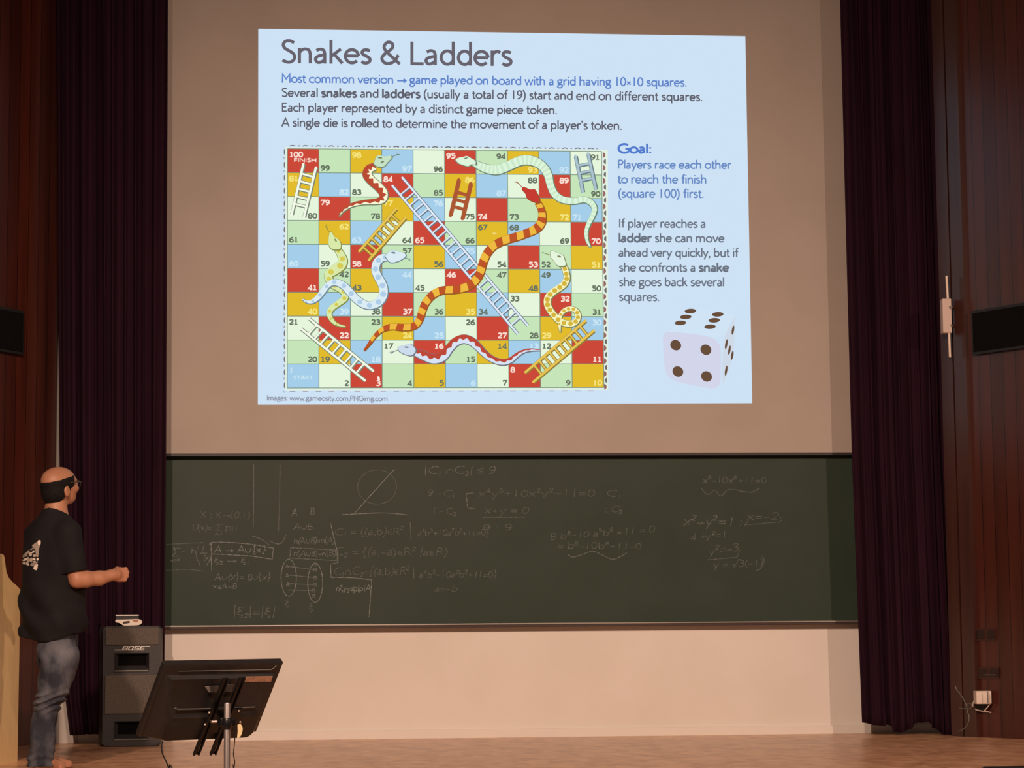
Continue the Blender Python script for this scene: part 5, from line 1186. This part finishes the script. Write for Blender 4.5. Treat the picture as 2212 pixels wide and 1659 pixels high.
# white print on the back of the shirt, laid onto the cloth
bpy.context.view_layer.update()
bvh = BVHTree.FromPolygons([v.co for v in tee.data.vertices], [tuple(p.vertices) for p in tee.data.polygons])
camL = FR.inverted() @ C0; RL = FR.inverted().to_3x3()
PRINT = [((255, 240, 225), [(81, 1176), (80.5, 1171), (83.5, 1166.5), (88, 1168), (88, 1173), (86.5, 1178), (83, 1177)]),
         ((178, 165, 152), [(69, 1178.5), (77, 1172), (81, 1171), (82, 1176), (86.5, 1178), (84, 1186), (83.5, 1196), (82, 1203.5), (78, 1203), (77, 1192), (74, 1183.5), (70.5, 1181.5)]),
         ((168, 156, 146), [(64.5, 1187), (72.5, 1182), (74, 1184.5), (67, 1188.5)]),
         ((190, 178, 164), [(48, 1200.5), (57, 1192.5), (62, 1188), (64, 1191.5), (58, 1198), (53, 1203), (50, 1205.5), (47, 1206)]),
         ((240, 226, 208), [(70, 1190.5), (73, 1188), (74.5, 1191), (73.5, 1194), (70.5, 1194.5)]),
         ((215, 200, 184), [(61, 1196), (64, 1192.5), (69, 1192), (72, 1194), (68.5, 1196), (69, 1200), (66, 1202), (63, 1201)]),
         ((196, 182, 166), [(53, 1199.5), (58, 1198), (60, 1200), (57, 1202.5), (54, 1202)]), ((205, 192, 176), [(71, 1198.5), (76, 1197), (78, 1200), (76, 1203.5), (72.5, 1203)]),
         ((255, 243, 222), [(48, 1210.5), (52, 1206.5), (58, 1205.5), (58.5, 1209), (54, 1212), (48.5, 1212)]),
         ((196, 182, 166), [(58.5, 1204), (62, 1203), (62, 1218), (60, 1219), (57.5, 1215)]), ((190, 176, 158), [(63, 1207.5), (69, 1204), (71, 1208), (69.5, 1213), (66, 1214), (63.5, 1212)]),
         ((250, 236, 216), [(70.5, 1206.5), (75, 1205.5), (77, 1208), (75, 1210.5), (72, 1209.5)]), ((255, 245, 228), [(79, 1206.5), (82.5, 1205), (83.5, 1208), (82, 1211), (79, 1210)]),
         ((250, 236, 216), [(46.5, 1216), (50, 1214.5), (55.5, 1215), (55.5, 1219.5), (49, 1218.8)]), ((240, 226, 206), [(56, 1214.5), (61.5, 1215), (62.5, 1221.5), (57, 1220.5)]),
         ((206, 190, 172), [(71, 1212), (77, 1211), (77, 1215), (73, 1216)]), ((158, 146, 138), [(64.5, 1221), (68.5, 1215.5), (73, 1216.5), (80, 1211.5), (82, 1214), (79, 1219), (74, 1222), (72, 1224)]),
         ((240, 228, 212), [(75, 1219.5), (82, 1218.5), (80.5, 1229), (78.5, 1232), (74, 1230.5), (71.2, 1227.5), (73.5, 1224)])]
def inside(pt, poly):
    x, y = pt; c = False; j = len(poly) - 1
    for i in range(len(poly)):
        if (poly[i][1] > y) != (poly[j][1] > y) and x < (poly[j][0] - poly[i][0]) * (y - poly[i][1]) / (poly[j][1] - poly[i][1]) + poly[i][0]: c = not c
        j = i
    return c
pm = MB(); hit = {}; GS = 0.6
def cast(i, j):
    if (i, j) not in hit:
        r_ = (RL @ ray(44 + i * GS, 1164 + j * GS)).normalized(); h_ = bvh.ray_cast(camL, r_); hit[(i, j)] = None if h_[0] is None else h_[0] - r_ * 0.0004
    return hit[(i, j)]
for rgb, poly in PRINT:
    pmat = mat('shirt_print', tuple(0.80 * c for c in lin(rgb)), 0.85, spec=0.1)
    for i in range(int(48 / GS)):
        for j in range(int(72 / GS)):
            if inside((44 + (i + .5) * GS, 1164 + (j + .5) * GS), poly):
                q = [cast(i, j), cast(i + 1, j), cast(i + 1, j + 1), cast(i, j + 1)]
                if None not in q and max((a - q[0]).length for a in q) < 0.02: pm.poly(q, pmat)
pr_ = local_build(pm, 'printed_emblem', tee, False); tag(pr_, 'white printed emblem on the back')
# neck rib of the shirt, slightly lighter skin-side shadow line left to the light
